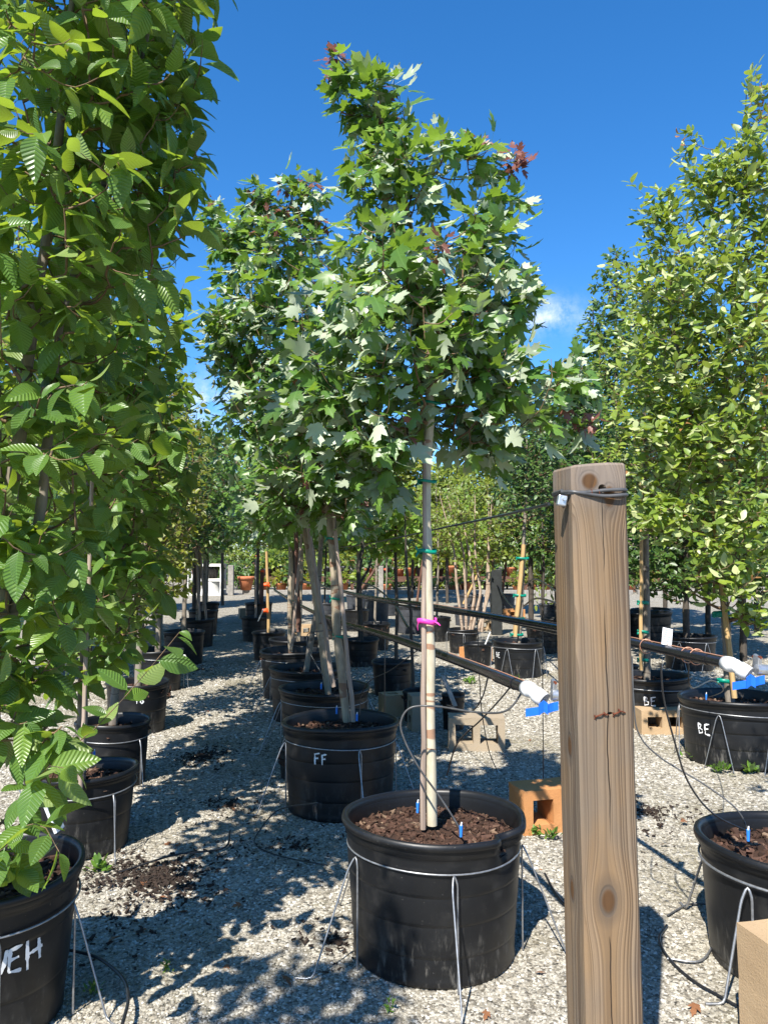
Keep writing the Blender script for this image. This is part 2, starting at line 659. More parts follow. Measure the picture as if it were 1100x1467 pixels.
MAT['mulch'] = mulch_mat()
MAT['debris'] = simple('old_dark_bark', (0.03, 0.019, 0.013), 0.95, 0, 0.6, 40)

# ------------------------------------------------------------------ ground and gravel
ROW = (-0.22, 1.0)                  # way the rows run


def ground_mat():
    m = M('gravel_ground')
    p = m.coord()
    x, y, z = m.xyz(p)
    big = m.noise(p, 0.55, 5, 0.6)
    mid = m.noise(p, 2.3, 5, 0.65)
    v1 = m.voro(p, 62)
    v2 = m.voro(p, 26)
    s1 = m.xyz(v1.outputs['Color'])[0]
    s2 = m.xyz(v2.outputs['Color'])[1]
    stone = [(0.0, (0.10, 0.09, 0.07)), (0.35, (0.23, 0.205, 0.157)), (0.7, (0.345, 0.315, 0.255)), (1.0, (0.50, 0.465, 0.395))]
    c1 = m.ramp(s1, stone)
    c2 = m.ramp(s2, stone)
    c = m.mix(0.4, c1, c2)
    moss = (mid.step(0.50, 0.72) * big.step(0.44, 0.62)).clamp()
    c = m.mix(moss * 0.75, c, (0.135, 0.125, 0.06))
    soil = m.noise(p, 1.15, 6, 0.7).step(0.66, 0.72)
    c = m.mix(soil * 0.55, c, (0.06, 0.045, 0.032))
    # washed bright drive across the far end
    far = y.step(20.0, 23.0) * (1.0 - y.step(31.0, 36.0))
    c = m.mix(far * 0.85, c, m.mix(mid, (0.50, 0.475, 0.42), (0.60, 0.575, 0.53)))
    m.set(color=c, rough=0.95, spec=0.2)
    d1 = X(m.nt, v1.outputs['Distance'])
    d2 = X(m.nt, v2.outputs['Distance'])
    bn = m.bump((1.0 - d1) * 0.6 + (1.0 - d2) * 1.2 + mid * 0.5, 1.0, 0.016)
    m.l(1.0 - y.step(5.0, 15.0) * 0.93, bn.inputs['Strength'])
    return m.m


bm = bmesh.new()
bmesh.ops.create_grid(bm, x_segments=60, y_segments=60, size=450)
me = bpy.data.meshes.new('ground')
bm.to_mesh(me)
bm.free()
me.materials.append(ground_mat())
link('ground', me, kind='structure', loc=(0, 300, 0))


def gravel():
    m = M('gravel_stone')
    t = X(m.nt, m.n('ShaderNodeObjectInfo').outputs['Random'])
    n = m.noise(m.n('ShaderNodeNewGeometry').outputs['Position'], 90, 3)
    big = m.noise(m.n('ShaderNodeNewGeometry').outputs['Position'], 0.9, 4)
    c = m.ramp(t, [(0.0, (0.08, 0.07, 0.055)), (0.18, (0.205, 0.185, 0.148)), (0.6, (0.33, 0.306, 0.252)), (0.92, (0.45, 0.425, 0.365)), (1.0, (0.60, 0.58, 0.53))])
    c = m.mix(n.step(0.5, 0.75) * 0.4, c, (0.16, 0.13, 0.09))
    c = m.mix(big.step(0.47, 0.66) * 0.55, c, (0.135, 0.118, 0.062))
    m.set(color=c, rough=0.9, spec=0.25)
    # base sheet: a grid that covers what lies between the rows
    xs = np.linspace(-6.2, 6.2, 63)
    ys = np.linspace(1.7, 11.7, 51)
    gx, gy = np.meshgrid(xs, ys)
    vs = np.stack([gx.ravel(), gy.ravel(), np.full(gx.size, -0.001)], 1)
    nx, ny = len(xs), len(ys)
    i, j = np.meshgrid(np.arange(nx - 1), np.arange(ny - 1))
    a = (j * nx + i).ravel()
    fs = np.stack([a, a + 1, a + nx + 1, a + nx], 1)
    inside = np.abs(vs[:, 0]) < 0.55 * vs[:, 1] + 0.35
    dens = np.where(inside, np.clip(60000 / vs[:, 1] ** 1.82, 0, 13500), 0)
    dens *= np.clip((11.7 - vs[:, 1]) / 2.0, 0, 1)
    size = 0.0034 + 0.00102 * vs[:, 1]
    me = mesh_np('gravel', vs, fs, m.m, attrs={'dens': dens, 'stone_size': size})
    o = link('gravel', me, kind='stuff')
    ng = bpy.data.node_groups.new('gravel_scatter', 'GeometryNodeTree')
    ng.interface.new_socket('Geometry', in_out='INPUT', socket_type='NodeSocketGeometry')
    ng.interface.new_socket('Geometry', in_out='OUTPUT', socket_type='NodeSocketGeometry')
    N, K = ng.nodes.new, ng.links.new
    gi, go = N('NodeGroupInput'), N('NodeGroupOutput')
    dp = N('GeometryNodeDistributePointsOnFaces')
    dp.inputs['Seed'].default_value = 4
    nd = N('GeometryNodeInputNamedAttribute')
    nd.data_type = 'FLOAT'
    nd.inputs['Name'].default_value = 'dens'
    nz = N('GeometryNodeInputNamedAttribute')
    nz.data_type = 'FLOAT'
    nz.inputs['Name'].default_value = 'stone_size'
    ico = N('GeometryNodeMeshIcoSphere')
    ico.inputs['Radius'].default_value = 1.0
    ico.inputs['Subdivisions'].default_value = 2
    sp = N('GeometryNodeSetPosition')
    nt = N('ShaderNodeTexNoise')
    nt.inputs['Scale'].default_value = 0.9
    sub = N('ShaderNodeVectorMath')
    sub.operation = 'SUBTRACT'
    sub.inputs[1].default_value = (0.5, 0.5, 0.5)
    scl = N('ShaderNodeVectorMath')
    scl.operation = 'SCALE'
    scl.inputs['Scale'].default_value = 1.7
    K(nt.outputs['Color'], sub.inputs[0])
    K(sub.outputs[0], scl.inputs[0])
    K(scl.outputs[0], sp.inputs['Offset'])
    K(ico.outputs['Mesh'], sp.inputs['Geometry'])
    sm = N('GeometryNodeSetMaterial')
    sm.inputs['Material'].default_value = m.m
    K(sp.outputs['Geometry'], sm.inputs['Geometry'])
    ip = N('GeometryNodeInstanceOnPoints')
    rr = N('FunctionNodeRandomValue')
    rr.data_type = 'FLOAT_VECTOR'
    rr.inputs['Min'].default_value = (-0.35, -0.35, 0)
    rr.inputs['Max'].default_value = (0.35, 0.35, 6.28)
    rs = N('FunctionNodeRandomValue')
    rs.data_type = 'FLOAT_VECTOR'
    rs.inputs['Min'].default_value = (0.5, 0.5, 0.35)
    rs.inputs['Max'].default_value = (1.75, 1.25, 0.85)
    ms = N('ShaderNodeVectorMath')
    ms.operation = 'SCALE'
    K(gi.outputs[0], dp.inputs['Mesh'])
    K(nd.outputs['Attribute'], dp.inputs['Density'])
    K(dp.outputs['Points'], ip.inputs['Points'])
    K(sm.outputs['Geometry'], ip.inputs['Instance'])
    K(rr.outputs[0], ip.inputs['Rotation'])
    K(rs.outputs[0], ms.inputs[0])
    K(nz.outputs['Attribute'], ms.inputs['Scale'])
    K(ms.outputs[0], ip.inputs['Scale'])
    K(ip.outputs['Instances'], go.inputs[0])
    md = o.modifiers.new('gravel_scatter', 'NODES')
    md.node_group = ng


gravel()

# ------------------------------------------------------------------ leaves
def outline_leaf(half, mids, fold=0.12, droop=0.22, curl=0.0, petiole=0.12):
    """half: (x, y) along the right edge; mids: y along the midrib paired with each edge point; length 1 with the stalk behind y = 0"""
    v, uv, f = [], [], []
    n = len(half)
    zf = lambda x, y: fold * abs(x) - droop * y * y + curl * x * y
    for y in mids:
        v.append((0, y, zf(0, y)))
        uv.append((0, y))
    for sgn in (1, -1):
        for x, y in half:
            v.append((sgn * x, y, zf(x * sgn, y)))
            uv.append((sgn * x, y))
    R, Lf = n, 2 * n
    for i in range(n - 1):
        f += [(i, R + i, R + i + 1), (i, R + i + 1, i + 1)]
        f += [(i, Lf + i + 1, Lf + i), (i, i + 1, Lf + i + 1)]
    k = len(v)
    v += [(-0.012, -petiole, 0.01), (0.012, -petiole, 0.01), (0.012, 0.03, 0), (-0.012, 0.03, 0)]
    uv += [(0, 0)] * 4
    f += [(k, k + 1, k + 2), (k, k + 2, k + 3)]
    v = np.array(v, np.float32)
    v[:, 1] += petiole
    return v, np.array(f, np.int32), np.array(uv, np.float32)


def serrated(w, peak, n, tooth, tip=1.0):
    ys = np.linspace(0, 1, n)
    half, mids = [], []
    for i, y in enumerate(ys):
        # ovate: widest at peak
        t = y / peak if y < peak else (1 - y) / (1 - peak)
        x = w * math.sin(min(1, t) * math.pi / 2) ** (0.75 if y < peak else 0.95)
        if 0 < i < n - 1:
            x += tooth * (1 if i % 2 else -1)
        half.append((max(x, 0.0), y))
        mids.append(max(0.0, y - 0.06) if y < 1 else 1.0)
    return half, mids


def variants(kind):
    out = []
    if kind == 'hornbeam':
        h, m_ = serrated(0.27, 0.42, 11, 0.006)
        for fo, dr, cu in ((0.18, 0.18, 0.1), (0.30, 0.30, -0.15), (0.08, 0.10, 0.2), (0.38, 0.22, 0), (0.25, 0.55, 0.3), (-0.12, 0.4, -0.3)):
            out.append(outline_leaf(h, m_, fo, dr, cu, 0.07))
        h, m_ = serrated(0.33, 0.46, 11, 0.008)
        out.append(outline_leaf(h, m_, 0.22, 0.3, 0.15, 0.07))
        h, m_ = serrated(0.22, 0.40, 11, 0.006)
        out.append(outline_leaf(h, m_, 0.3, 0.2, -0.2, 0.07))
    elif kind == 'maple':
        h = [(0.0, 0.0), (0.12, -0.04), (0.30, 0.06), (0.25, 0.16), (0.33, 0.26), (0.46, 0.58), (0.33, 0.52), (0.18, 0.44), (0.18, 0.60), (0.22, 0.74), (0.09, 0.80), (0.0, 1.0)]
        m_ = [0.0, 0.02, 0.06, 0.10, 0.16, 0.24, 0.34, 0.42, 0.52, 0.64, 0.8, 1.0]
        for fo, dr, cu in ((0.10, 0.35, 0.15), (-0.22, 0.25, -0.2), (0.30, 0.15, 0), (-0.1, 0.45, 0.25)):
            out.append(outline_leaf(h, m_, fo, dr, cu, 0.45))
    elif kind == 'far':
        for w, z in ((0.34, 0.12), (0.28, -0.1), (0.4, 0.2)):
            v = np.array([(0, 0, 0), (w, 0.45, z), (0, 1, -0.1), (-w, 0.5, z)], np.float32)
            out.append((v, np.array([(0, 1, 2), (0, 2, 3)], np.int32), np.array([(0.3, 0), (0.3, .4), (0.3, 1), (0.3, .5)], np.float32)))
    elif kind == 'heart':
        h = [(0, 0), (0.25, -0.05), (0.45, 0.2), (0.42, 0.5), (0.2, 0.85), (0, 1)]
        m_ = [0, 0.05, 0.25, 0.5, 0.8, 1]
        for fo, dr, cu in ((0.15, 0.2, 0.1), (0.3, 0.3, -0.1)):
            out.append(outline_leaf(h, m_, fo, dr, cu, 0.25))
    else:
        h = [(0, 0), (0.18, 0.14), (0.26, 0.42), (0.17, 0.75), (0, 1)]
        m_ = [0, 0.15, 0.42, 0.75, 1]
        for fo, dr, cu in ((0.25, 0.15, 0.1), (0.4, 0.25, 0), (0.1, 0.1, -0.1)):
            out.append(outline_leaf(h, m_, fo, dr, cu, 0.08))
    return out


TEMPL = {k: variants(k) for k in ('hornbeam', 'maple', 'heart', 'elm', 'far')}
_leaf_me = {}


def leaf_mesh(kind, mat, var, young):
    key = (kind, mat, var, young)
    if key not in _leaf_me:
        v, f, uv = TEMPL[kind][var]
        _leaf_me[key] = mesh_np('leaf', v, f, MAT[mat], uv, {'tint': np.zeros(len(v)), 'young': np.full(len(v), float(young))}, True)
    return _leaf_me[key]


# ------------------------------------------------------------------ trees
def norm(a):
    return a / np.maximum(np.linalg.norm(a, axis=-1, keepdims=True), 1e-9)


def tubes_batch(C, R, S):
    """C (m,k,3) centre lines, R (m,k) radii -> verts, quads"""
    m, k, _ = C.shape
    T = norm(np.gradient(C, axis=1))
    mean = T.mean(1, keepdims=True)
    ref = np.where(np.abs(mean[..., 2:3]) > 0.85, np.array([1.0, 0, 0]), np.array([0, 0, 1.0]))
    U = norm(np.cross(T, np.broadcast_to(ref, T.shape)))
    V = np.cross(T, U)
    a = np.arange(S) * 2 * np.pi / S
    v = C[:, :, None] + R[:, :, None, None] * (U[:, :, None] * np.cos(a)[:, None] + V[:, :, None] * np.sin(a)[:, None])
    b = np.arange(m)[:, None, None] * k * S + np.arange(k - 1)[None, :, None] * S
    s0, s1 = np.arange(S)[None, None], (np.arange(S)[None, None] + 1) % S
    f = np.stack([b + s0, b + s1, b + S + s1, b + S + s0], -1)
    return v.reshape(-1, 3), f.reshape(-1, 4)


def resample(pts, step):
    pts = np.array(pts, float)
    seg = np.linalg.norm(np.diff(pts[:, :3], axis=0), axis=1)
    s = np.concatenate([[0], np.cumsum(seg)])
    n = max(3, int(s[-1] / step) + 1)
    t = np.linspace(0, s[-1], n)
    return np.stack([np.interp(t, s, pts[:, i]) for i in range(pts.shape[1])], 1)


def E(px, py, d, rx, ry, rd, n):
    """crown blob from where it shows in the photograph, its depth, half width, half height (pixels), half depth (m), number of twigs"""
    c = P(px, py, d)
    return ((c.x, c.y, c.z), (rx * d / F_PX, rd, ry * d / F_PX), n)


def tree(name, label, cat, base, trunks, blobs, kind, mat, size, seed, group=None, spacing=0.055, droop=0.5, flip=0.1, n_obj=0,
         bark='grey_bark', twig='twig', crown_from=0.6, young=0.0, custom=(), upness=0.6, tipfrac=0.75, sides=8, whorl=1, maxdepth=None, twig_r=0.0016, light=(-0.3, -0.6, 0), dens=1.0, red=()):
    """trunks: polylines of (x, y, z, r) in the world; blobs: see E; leaves kind/mat/size"""
    r = np.random.default_rng(seed)
    root = thing(name, label, cat, base, 0, group)
    B = np.array(base, float)
    # --- skeleton
    pos, rad, par, chain_of = [], [], [], []
    tmb_v, tmb_f, off = [], [], 0
    for tr in trunks:
        q = resample(tr, 0.09)
        wob = np.cumsum(r.normal(0, 0.0022, (len(q), 2)), 0)
        wob -= np.linspace(0, 1, len(q))[:, None] * wob[-1]
        q[:, :2] += wob
        v, f = tubes_batch(q[None, :, :3], q[None, :, 3] * (1 + 0.06 * r.normal(size=(1, len(q)))), sides)
        tmb_v.append(v)
        tmb_f.append(f + off)
        off += len(v)
        p0 = len(pos)
        for i, (x, y, z, rr) in enumerate(q):
            pos.append((x, y, z))
            rad.append(rr)
            par.append(-1)
    n_trunk = len(pos)
    cap = 30000
    NP = np.zeros((cap, 3))
    NP[:n_trunk] = pos
    NR = np.zeros(cap)
    NR[:n_trunk] = rad
    anc = np.full(cap, -1)             # which chain a node belongs to
    ok = np.zeros(cap, bool)
    ok[:n_trunk] = NP[:n_trunk, 2] > crown_from
    n = n_trunk
    att = []
    for c, rr, k in blobs:
        k = int(k * dens)
        d = norm(r.normal(size=(k, 3)))
        att.append(np.array(c) + d * (r.random((k, 1)) ** 0.42) * np.array(rr))
    att = np.concatenate(att) if att else np.zeros((0, 3))
    tn = NP[:n_trunk][ok[:n_trunk]]
    if len(att):
        order = np.argsort(np.min(np.linalg.norm(att[:, None] - tn[None], axis=2), axis=1))
        att = att[order]
    chains, chain_par, chain_r0 = [], [], []

    def add_chain(path, par_node):
        nonlocal n
        ci = len(chains)
        chains.append(path)
        chain_par.append(par_node)
        for q in path[1:]:
            if n < cap:
                NP[n] = q
                anc[n] = ci
                ok[n] = True
                n += 1

    for a in att:
        dv = a - NP[:n]
        hd = np.linalg.norm(dv[:, :2], axis=1)
        cost = np.linalg.norm(dv, axis=1) + upness * np.maximum(0, NP[:n, 2] + 0.45 * hd - a[2]) + np.where(ok[:n], 0, 1e6)
        j = int(np.argmin(cost))
        s = NP[j]
        d = a - s
        ln = np.linalg.norm(d)
        bow = np.array([0, 0, -0.12 * ln]) + r.normal(0, 0.05, 3) * ln
        t = np.linspace(0, 1, 6)[:, None]
        path = s + d * t + bow * np.sin(np.pi * t) + r.normal(0, 0.012, (6, 3)) * ln * (t * (1 - t) * 4)
        add_chain(path, j)
    for cu in custom:
        q = resample(smooth_path(cu, 4), 0.01)
        idx = np.linspace(0, len(q) - 1, 6).astype(int)
        j = int(np.argmin(np.linalg.norm(NP[:n] - q[0], axis=1) + np.where(ok[:n], 0, 1e6)))
        pth = q[idx].copy()
        pth[0] = NP[j]
        add_chain(pth, j)
    m = len(chains)
    if m:
        C = np.array(chains)
        cnt = np.ones(m)
        for i in range(m - 1, -1, -1):
            p = anc[chain_par[i]]
            if p >= 0:
                cnt[p] += cnt[i]
        r0 = np.minimum(twig_r * 1.5 * cnt ** 0.5, 0.02)
        for i in range(m):
            if anc[chain_par[i]] < 0:
                r0[i] = min(r0[i], NR[chain_par[i]] * 0.62)
            else:
                r0[i] = min(r0[i], r0[anc[chain_par[i]]] * 0.9)
        R = r0[:, None] * np.linspace(1, 0.45, 6) + 0
        top = np.arange(m)
        for i in range(m):
            p = anc[chain_par[i]]
            if p >= 0:
                top[i] = top[p]
    # --- trunk and branches
    tv, tf = np.concatenate(tmb_v), np.concatenate(tmb_f)
    link('trunk', mesh_np('trunk', tv - B, tf, MAT[bark], smooth=True), root)
    if m:
        if n_obj:
            for g in np.unique(top):
                s = top == g
                v, f = tubes_batch(C[s], R[s], 5)
                link('branch', mesh_np('branch', v - B, f, MAT[twig], smooth=True), root)
        else:
            v, f = tubes_batch(C, R, 4)
            link('branchwork', mesh_np('branchwork', v - B, f, MAT[twig], smooth=True), root, kind='stuff')
    # --- leaves
    A, NN, PP, SZ, YG = [], [], [], [], []
    zmax = C[:, -1, 2].max() if m else 0
    for i in range(m):
        seg = np.linalg.norm(np.diff(C[i], axis=0), axis=1)
        s = np.concatenate([[0], np.cumsum(seg)])
        tot = s[-1]
        L0 = tot * (1 - tipfrac) if cnt[i] <= 8 else tot * 0.4
        L0 = min(L0, tot - spacing * 2.2)
        L0 = max(L0, 0)
        k = max(2, int((tot - L0) / spacing))
        ts = L0 + (np.arange(k) + 0.5 + r.normal(0, 0.15, k)) * (tot - L0) / k
        ts = np.concatenate([ts, [tot]])
        side0 = r.random() * 6.28
        tip_young = young > 0 and r.random() < young * (5.0 if C[i, -1, 2] > zmax - 0.45 else 0.45)
        if any(np.linalg.norm(C[i, -1] - np.array(pt)) < 0.06 for pt in red):
            tip_young = True
        for q, t in enumerate(ts):
            p = np.array([np.interp(t, s, C[i][:, x]) for x in range(3)])
            j = min(np.searchsorted(s, t), 5)
            T = norm(C[i][j] - C[i][j - 1])
            for w in range(whorl):
                ref = np.array([0, 0, 1.0]) if abs(T[2]) < 0.9 else np.array([1.0, 0, 0])
                U = norm(np.cross(T, ref))
                sd = (1 if (q + w) % 2 else -1)
                rot = r.normal(0, 0.55)
                S = U * sd * math.cos(rot) + np.cross(T, U) * math.sin(rot)
                last = q == len(ts) - 1
                a = T * (0.9 if last else 0.55) + S * (0.25 if last else 0.85) + np.array([0, 0, -droop * r.random() * 1.4]) + r.normal(0, 0.18, 3)
                a = norm(a)
                up = np.array([0, 0, 1.0]) + r.normal(0, 0.38, 3)
                if light is not None:
                    up = up + np.array(light)
                nn = norm(up - a * np.dot(up, a))
                if r.random() < flip:
                    nn = -nn
                A.append(a)
                NN.append(nn)
                PP.append(p)
                yg = tip_young and q >= len(ts) - 4
                SZ.append(size * (0.55 + 0.6 * r.random()) * (0.7 if last else 1) * (0.62 if yg else 1))
                YG.append(float(yg))
    A, NN, PP, SZ, YG = map(np.array, (A, NN, PP, SZ, YG))
    Xa = np.cross(A, NN)
    basis = np.stack([Xa, A, NN], 2)            # columns
    nl = len(A)
    var = r.integers(0, len(TEMPL[kind]), nl)
    keep = np.ones(nl, bool)
    if n_obj:
        # the leaves that show largest from where the photograph was taken
        v_all, f_all, own, o2 = [], [], [], 0
        for vi, (v, f, uv) in enumerate(TEMPL[kind]):
            ids = np.nonzero(var == vi)[0]
            w = np.einsum('nij,vj->nvi', basis[ids], v) * SZ[ids, None, None] + PP[ids, None]
            v_all.append(w.reshape(-1, 3))
            ff = f[None] + (np.arange(len(ids)) * len(v))[:, None, None] + o2
            f_all.append(ff.reshape(-1, 3))
            own.append(np.repeat(ids, len(f)))
            o2 += len(ids) * len(v)
        V_, F_, O_ = np.concatenate(v_all), np.concatenate(f_all), np.concatenate(own)
        tree_b = BVHTree.FromPolygons(V_.tolist(), F_.tolist())
        eye = np.array([0, 0, CAM_Z])
        mid = PP + A * SZ[:, None] * 0.5
        rel = mid - eye
        dist = np.linalg.norm(rel, axis=1)
        yy = rel[:, 1] * CP + rel[:, 2] * SP
        zz = -rel[:, 1] * SP + rel[:, 2] * CP
        inside = (yy > 0.2) & (np.abs(rel[:, 0] / yy) < 0.5) & (np.abs(zz / yy) < 0.667)
        facing = np.abs(np.sum(NN * rel, 1)) / dist
        area = np.where(inside, SZ ** 2 / dist ** 2 * (0.15 + facing), 0)
        got = []
        for i in np.argsort(-area):
            if area[i] <= 0 or len(got) >= n_obj:
                break
            h = tree_b.ray_cast(Vector(eye), Vector(rel[i] / dist[i]))
            if h[0] is None or O_[h[2]] == i:
                got.append(i)
        for i in got:
            keep[i] = False
            o = bpy.data.objects.new('leaf', leaf_mesh(kind, mat, int(var[i]), int(YG[i])))
            COL.objects.link(o)
            o.parent = root
            mw = np.eye(4)
            mw[:3, :3] = basis[i] * SZ[i]
            mw[:3, 3] = PP[i] - B
            o.matrix_local = Matrix(mw.tolist())
    vs, fs, uvs, ti, yo, o2 = [], [], [], [], [], 0
    for vi, (v, f, uv) in enumerate(TEMPL[kind]):
        ids = np.nonzero((var == vi) & keep)[0]
        if not len(ids):
            continue
        w = np.einsum('nij,vj->nvi', basis[ids], v) * SZ[ids, None, None] + PP[ids, None] - B
        vs.append(w.reshape(-1, 3))
        fs.append((f[None] + (np.arange(len(ids)) * len(v))[:, None, None] + o2).reshape(-1, 3))
        uvs.append(np.tile(uv, (len(ids), 1)))
        ti.append(np.repeat(r.random(len(ids)), len(v)))
        yo.append(np.repeat(YG[ids], len(v)))
        o2 += len(ids) * len(v)
    link('foliage', mesh_np('foliage', np.concatenate(vs), np.concatenate(fs), MAT[mat], np.concatenate(uvs),
                            {'tint': np.concatenate(ti), 'young': np.concatenate(yo)}, True), root, kind='stuff')
    STATS['leaves'] = STATS.get('leaves', 0) + nl
    STATS['tris'] = STATS.get('tris', 0) + sum(len(f) for f in fs)
    return root


STATS = {}

# ------------------------------------------------------------------ pots, stands, blocks
def ring_quads(nr, n):
    f = []
    for i in range(nr - 1):
        for k in range(n):
            k2 = (k + 1) % n
            f.append((i * n + k, i * n + k2, (i + 1) * n + k2, (i + 1) * n + k))
    return f


BOXV = np.array([(x, y, z) for x in (-.5, .5) for y in (-.5, .5) for z in (-.5, .5)])
BOXF = np.array([(0, 1, 3, 2), (4, 6, 7, 5), (0, 4, 5, 1), (2, 3, 7, 6), (0, 2, 6, 4), (1, 5, 7, 3)])


def chips(r, n, cx, cy, z, rad, size, flat=0.28, loose=False):
    """n loose bark chips over a disc"""
    a, q = r.random(n) * 6.283, np.sqrt(r.random(n)) * rad
    if loose:
        q = np.abs(r.normal(0, 0.55, n)) * rad * (1 + 0.5 * np.sin(a * 3 + cx) + 0.35 * np.sin(a * 5 + cy))
    ang = r.random(n) * 6.283
    tilt = r.normal(0, 0.35, n)
    L = size * (0.5 + r.random(n))
    W = L * (0.25 + 0.35 * r.random(n))
    H = L * flat * (0.5 + r.random(n))
    v = BOXV[None] * np.stack([L, W, H], 1)[:, None] * (1 + 0.25 * r.normal(size=(n, 8, 1)))
    c, s = np.cos(tilt)[:, None], np.sin(tilt)[:, None]
    x, y, zz = v[..., 0] * c - v[..., 2] * s, v[..., 1], v[..., 0] * s + v[..., 2] * c
    c, s = np.cos(ang)[:, None], np.sin(ang)[:, None]
    v = np.stack([x * c - y * s, x * s + y * c, zz], -1)
    v += np.stack([cx + q * np.cos(a), cy + q * np.sin(a), z + 0.004 * r.normal(size=n)], 1)[:, None]
    f = BOXF[None] + (np.arange(n) * 8)[:, None, None]
    return v.reshape(-1, 3), f.reshape(-1, 4), np.repeat(r.random(n), 8)


def pot(label, loc, R, H, group='black nursery pots', taper=0.88, soil=0.07, seed=1, dent=None, text=None, detail=2, mat='pot', ribs=(0.2, 0.42, 0.62), name='nursery_pot', cat='plant pot', tilt=0.0):
    r = np.random.default_rng(seed)
    root = thing(name, label, cat, loc, 0, group)
    n = 72 if detail > 1 else 32
    r0 = R * taper

    def rad(z):
        t = z / H
        q = r0 + (R * 0.965 - r0) * t
        for k in ribs:
            q += (0.0013 if t > k else -0.0013) * (R / 0.33) - 0.0012 * math.exp(-((t - k) / 0.012) ** 2)
        return q
    ph = r.random(4) * 6.28

    def fn(rr, z, a):
        t = z / H
        rr = rr * (1 + (0.006 * math.sin(2 * a + ph[0]) + 0.004 * math.sin(3 * a + ph[1])) * t)
        z2 = z + 0.006 * math.sin(2 * a + ph[2]) * t
        if dent:
            d = (a - dent + math.pi) % (2 * math.pi) - math.pi
            g = math.exp(-(d / 0.13) ** 2)
            top = max(0.0, min(1.0, (z - H * 0.62) / (H * 0.38))) ** 1.6
            rr -= R * 0.17 * g * top
            z2 -= 0.02 * g * top
            rr += R * 0.03 * math.exp(-((abs(d) - 0.26) / 0.12) ** 2) * top
        return rr, z2
    prof = [(0.02, 0.008), (r0 * 0.96, 0.008), (r0 * 0.985, 0.0), (r0, 0.008)]
    zs = sorted(set([0.05 * H, 0.1 * H] + [k * H + q_ for k in ribs for q_ in (-0.012, -0.004, 0.0, 0.004, 0.012)] + [0.72 * H, 0.8 * H, 0.86 * H]))
    prof += [(rad(z), z) for z in zs]
    prof += [(rad(0.885 * H), 0.885 * H), (R * 0.99, 0.895 * H), (R * 0.992, H - 0.03)]
    b = MB().lathe(prof, n, fn=fn)
    inner = [(R * 0.945, H - 0.028), (R * 0.935, H - soil * 0.6), (R * 0.92, H - soil - 0.05)]
    b.lathe(inner, n, fn=fn)
    b.build('body', MAT[mat], root)
    lip = [(R * 0.992, H - 0.030), (R * 1.02, H - 0.027), (R * 1.027, H - 0.015), (R * 1.018, H - 0.003), (R * 0.995, H), (R * 0.962, H - 0.004), (R * 0.948, H - 0.014), (R * 0.945, H - 0.028)]
    MB().lathe(lip, n, fn=fn).build('rim', MAT[mat], root)
    # mulch: an uneven disc and loose chips
    rs = [0.001, 0.25, 0.5, 0.75, 0.93]
    nn = 24
    mv = [(R * q * math.cos(6.283 * k / nn), R * q * math.sin(6.283 * k / nn), H - soil - 0.012 + 0.02 * (1 - q) + r.normal(0, 0.004)) for q in rs for k in range(nn)]
    mf = ring_quads(len(rs), nn)
    nch = {3: 2600, 2: 800, 1: 120, 0: 30}[detail]
    cv, cf, ct = chips(r, nch, 0, 0, H - soil - 0.002, R * 0.9, {3: 0.021, 2: 0.027, 1: 0.045, 0: 0.07}[detail])
    link('mulch', mesh_np('mulch', np.concatenate([mv, cv]), np.concatenate([mf, cf + len(mv)]), MAT['mulch'], attrs={'tint': np.concatenate([r.random(len(mv)), ct])}), root, kind='stuff')
    if text:
        strokes, phi, zc, w = text
        v, f = [], []
        for st in strokes:
            q = resample([(a, c, 0) for a, c in st], 0.006)
            d = norm(np.gradient(q, axis=0))
            nx = np.stack([-d[:, 1], d[:, 0]], 1)
            ww = w * (0.8 + 0.25 * np.sin(np.linspace(0, 5, len(q)) + len(v)) + 0.12 * r.normal(size=len(q)))
            b0 = len(v)
            for i in range(len(q)):
                for sg in (-1, 1):
                    s_ = q[i, 0] + nx[i, 0] * ww[i] * sg / 2
                    z_ = zc + q[i, 1] + nx[i, 1] * ww[i] * sg / 2
                    R_ = rad(z_) + 0.003
                    rr, zz = fn(R_, z_, phi + s_ / R_)
                    v.append((rr * math.cos(phi + s_ / R_), rr * math.sin(phi + s_ / R_), zz))
            for i in range(len(q) - 1):
                f.append((b0 + 2 * i, b0 + 2 * i + 1, b0 + 2 * i + 3, b0 + 2 * i + 2))
        link('lettering', mesh_np('lettering', v, f, MAT['paint']), root)
    if tilt:
        root.rotation_euler = (-math.radians(tilt), 0, 0)
    root['r_at'] = rad(0.79 * H)
    return root


def face_cam(loc, off=0.0):
    return math.atan2(-loc[1], -loc[0]) + off


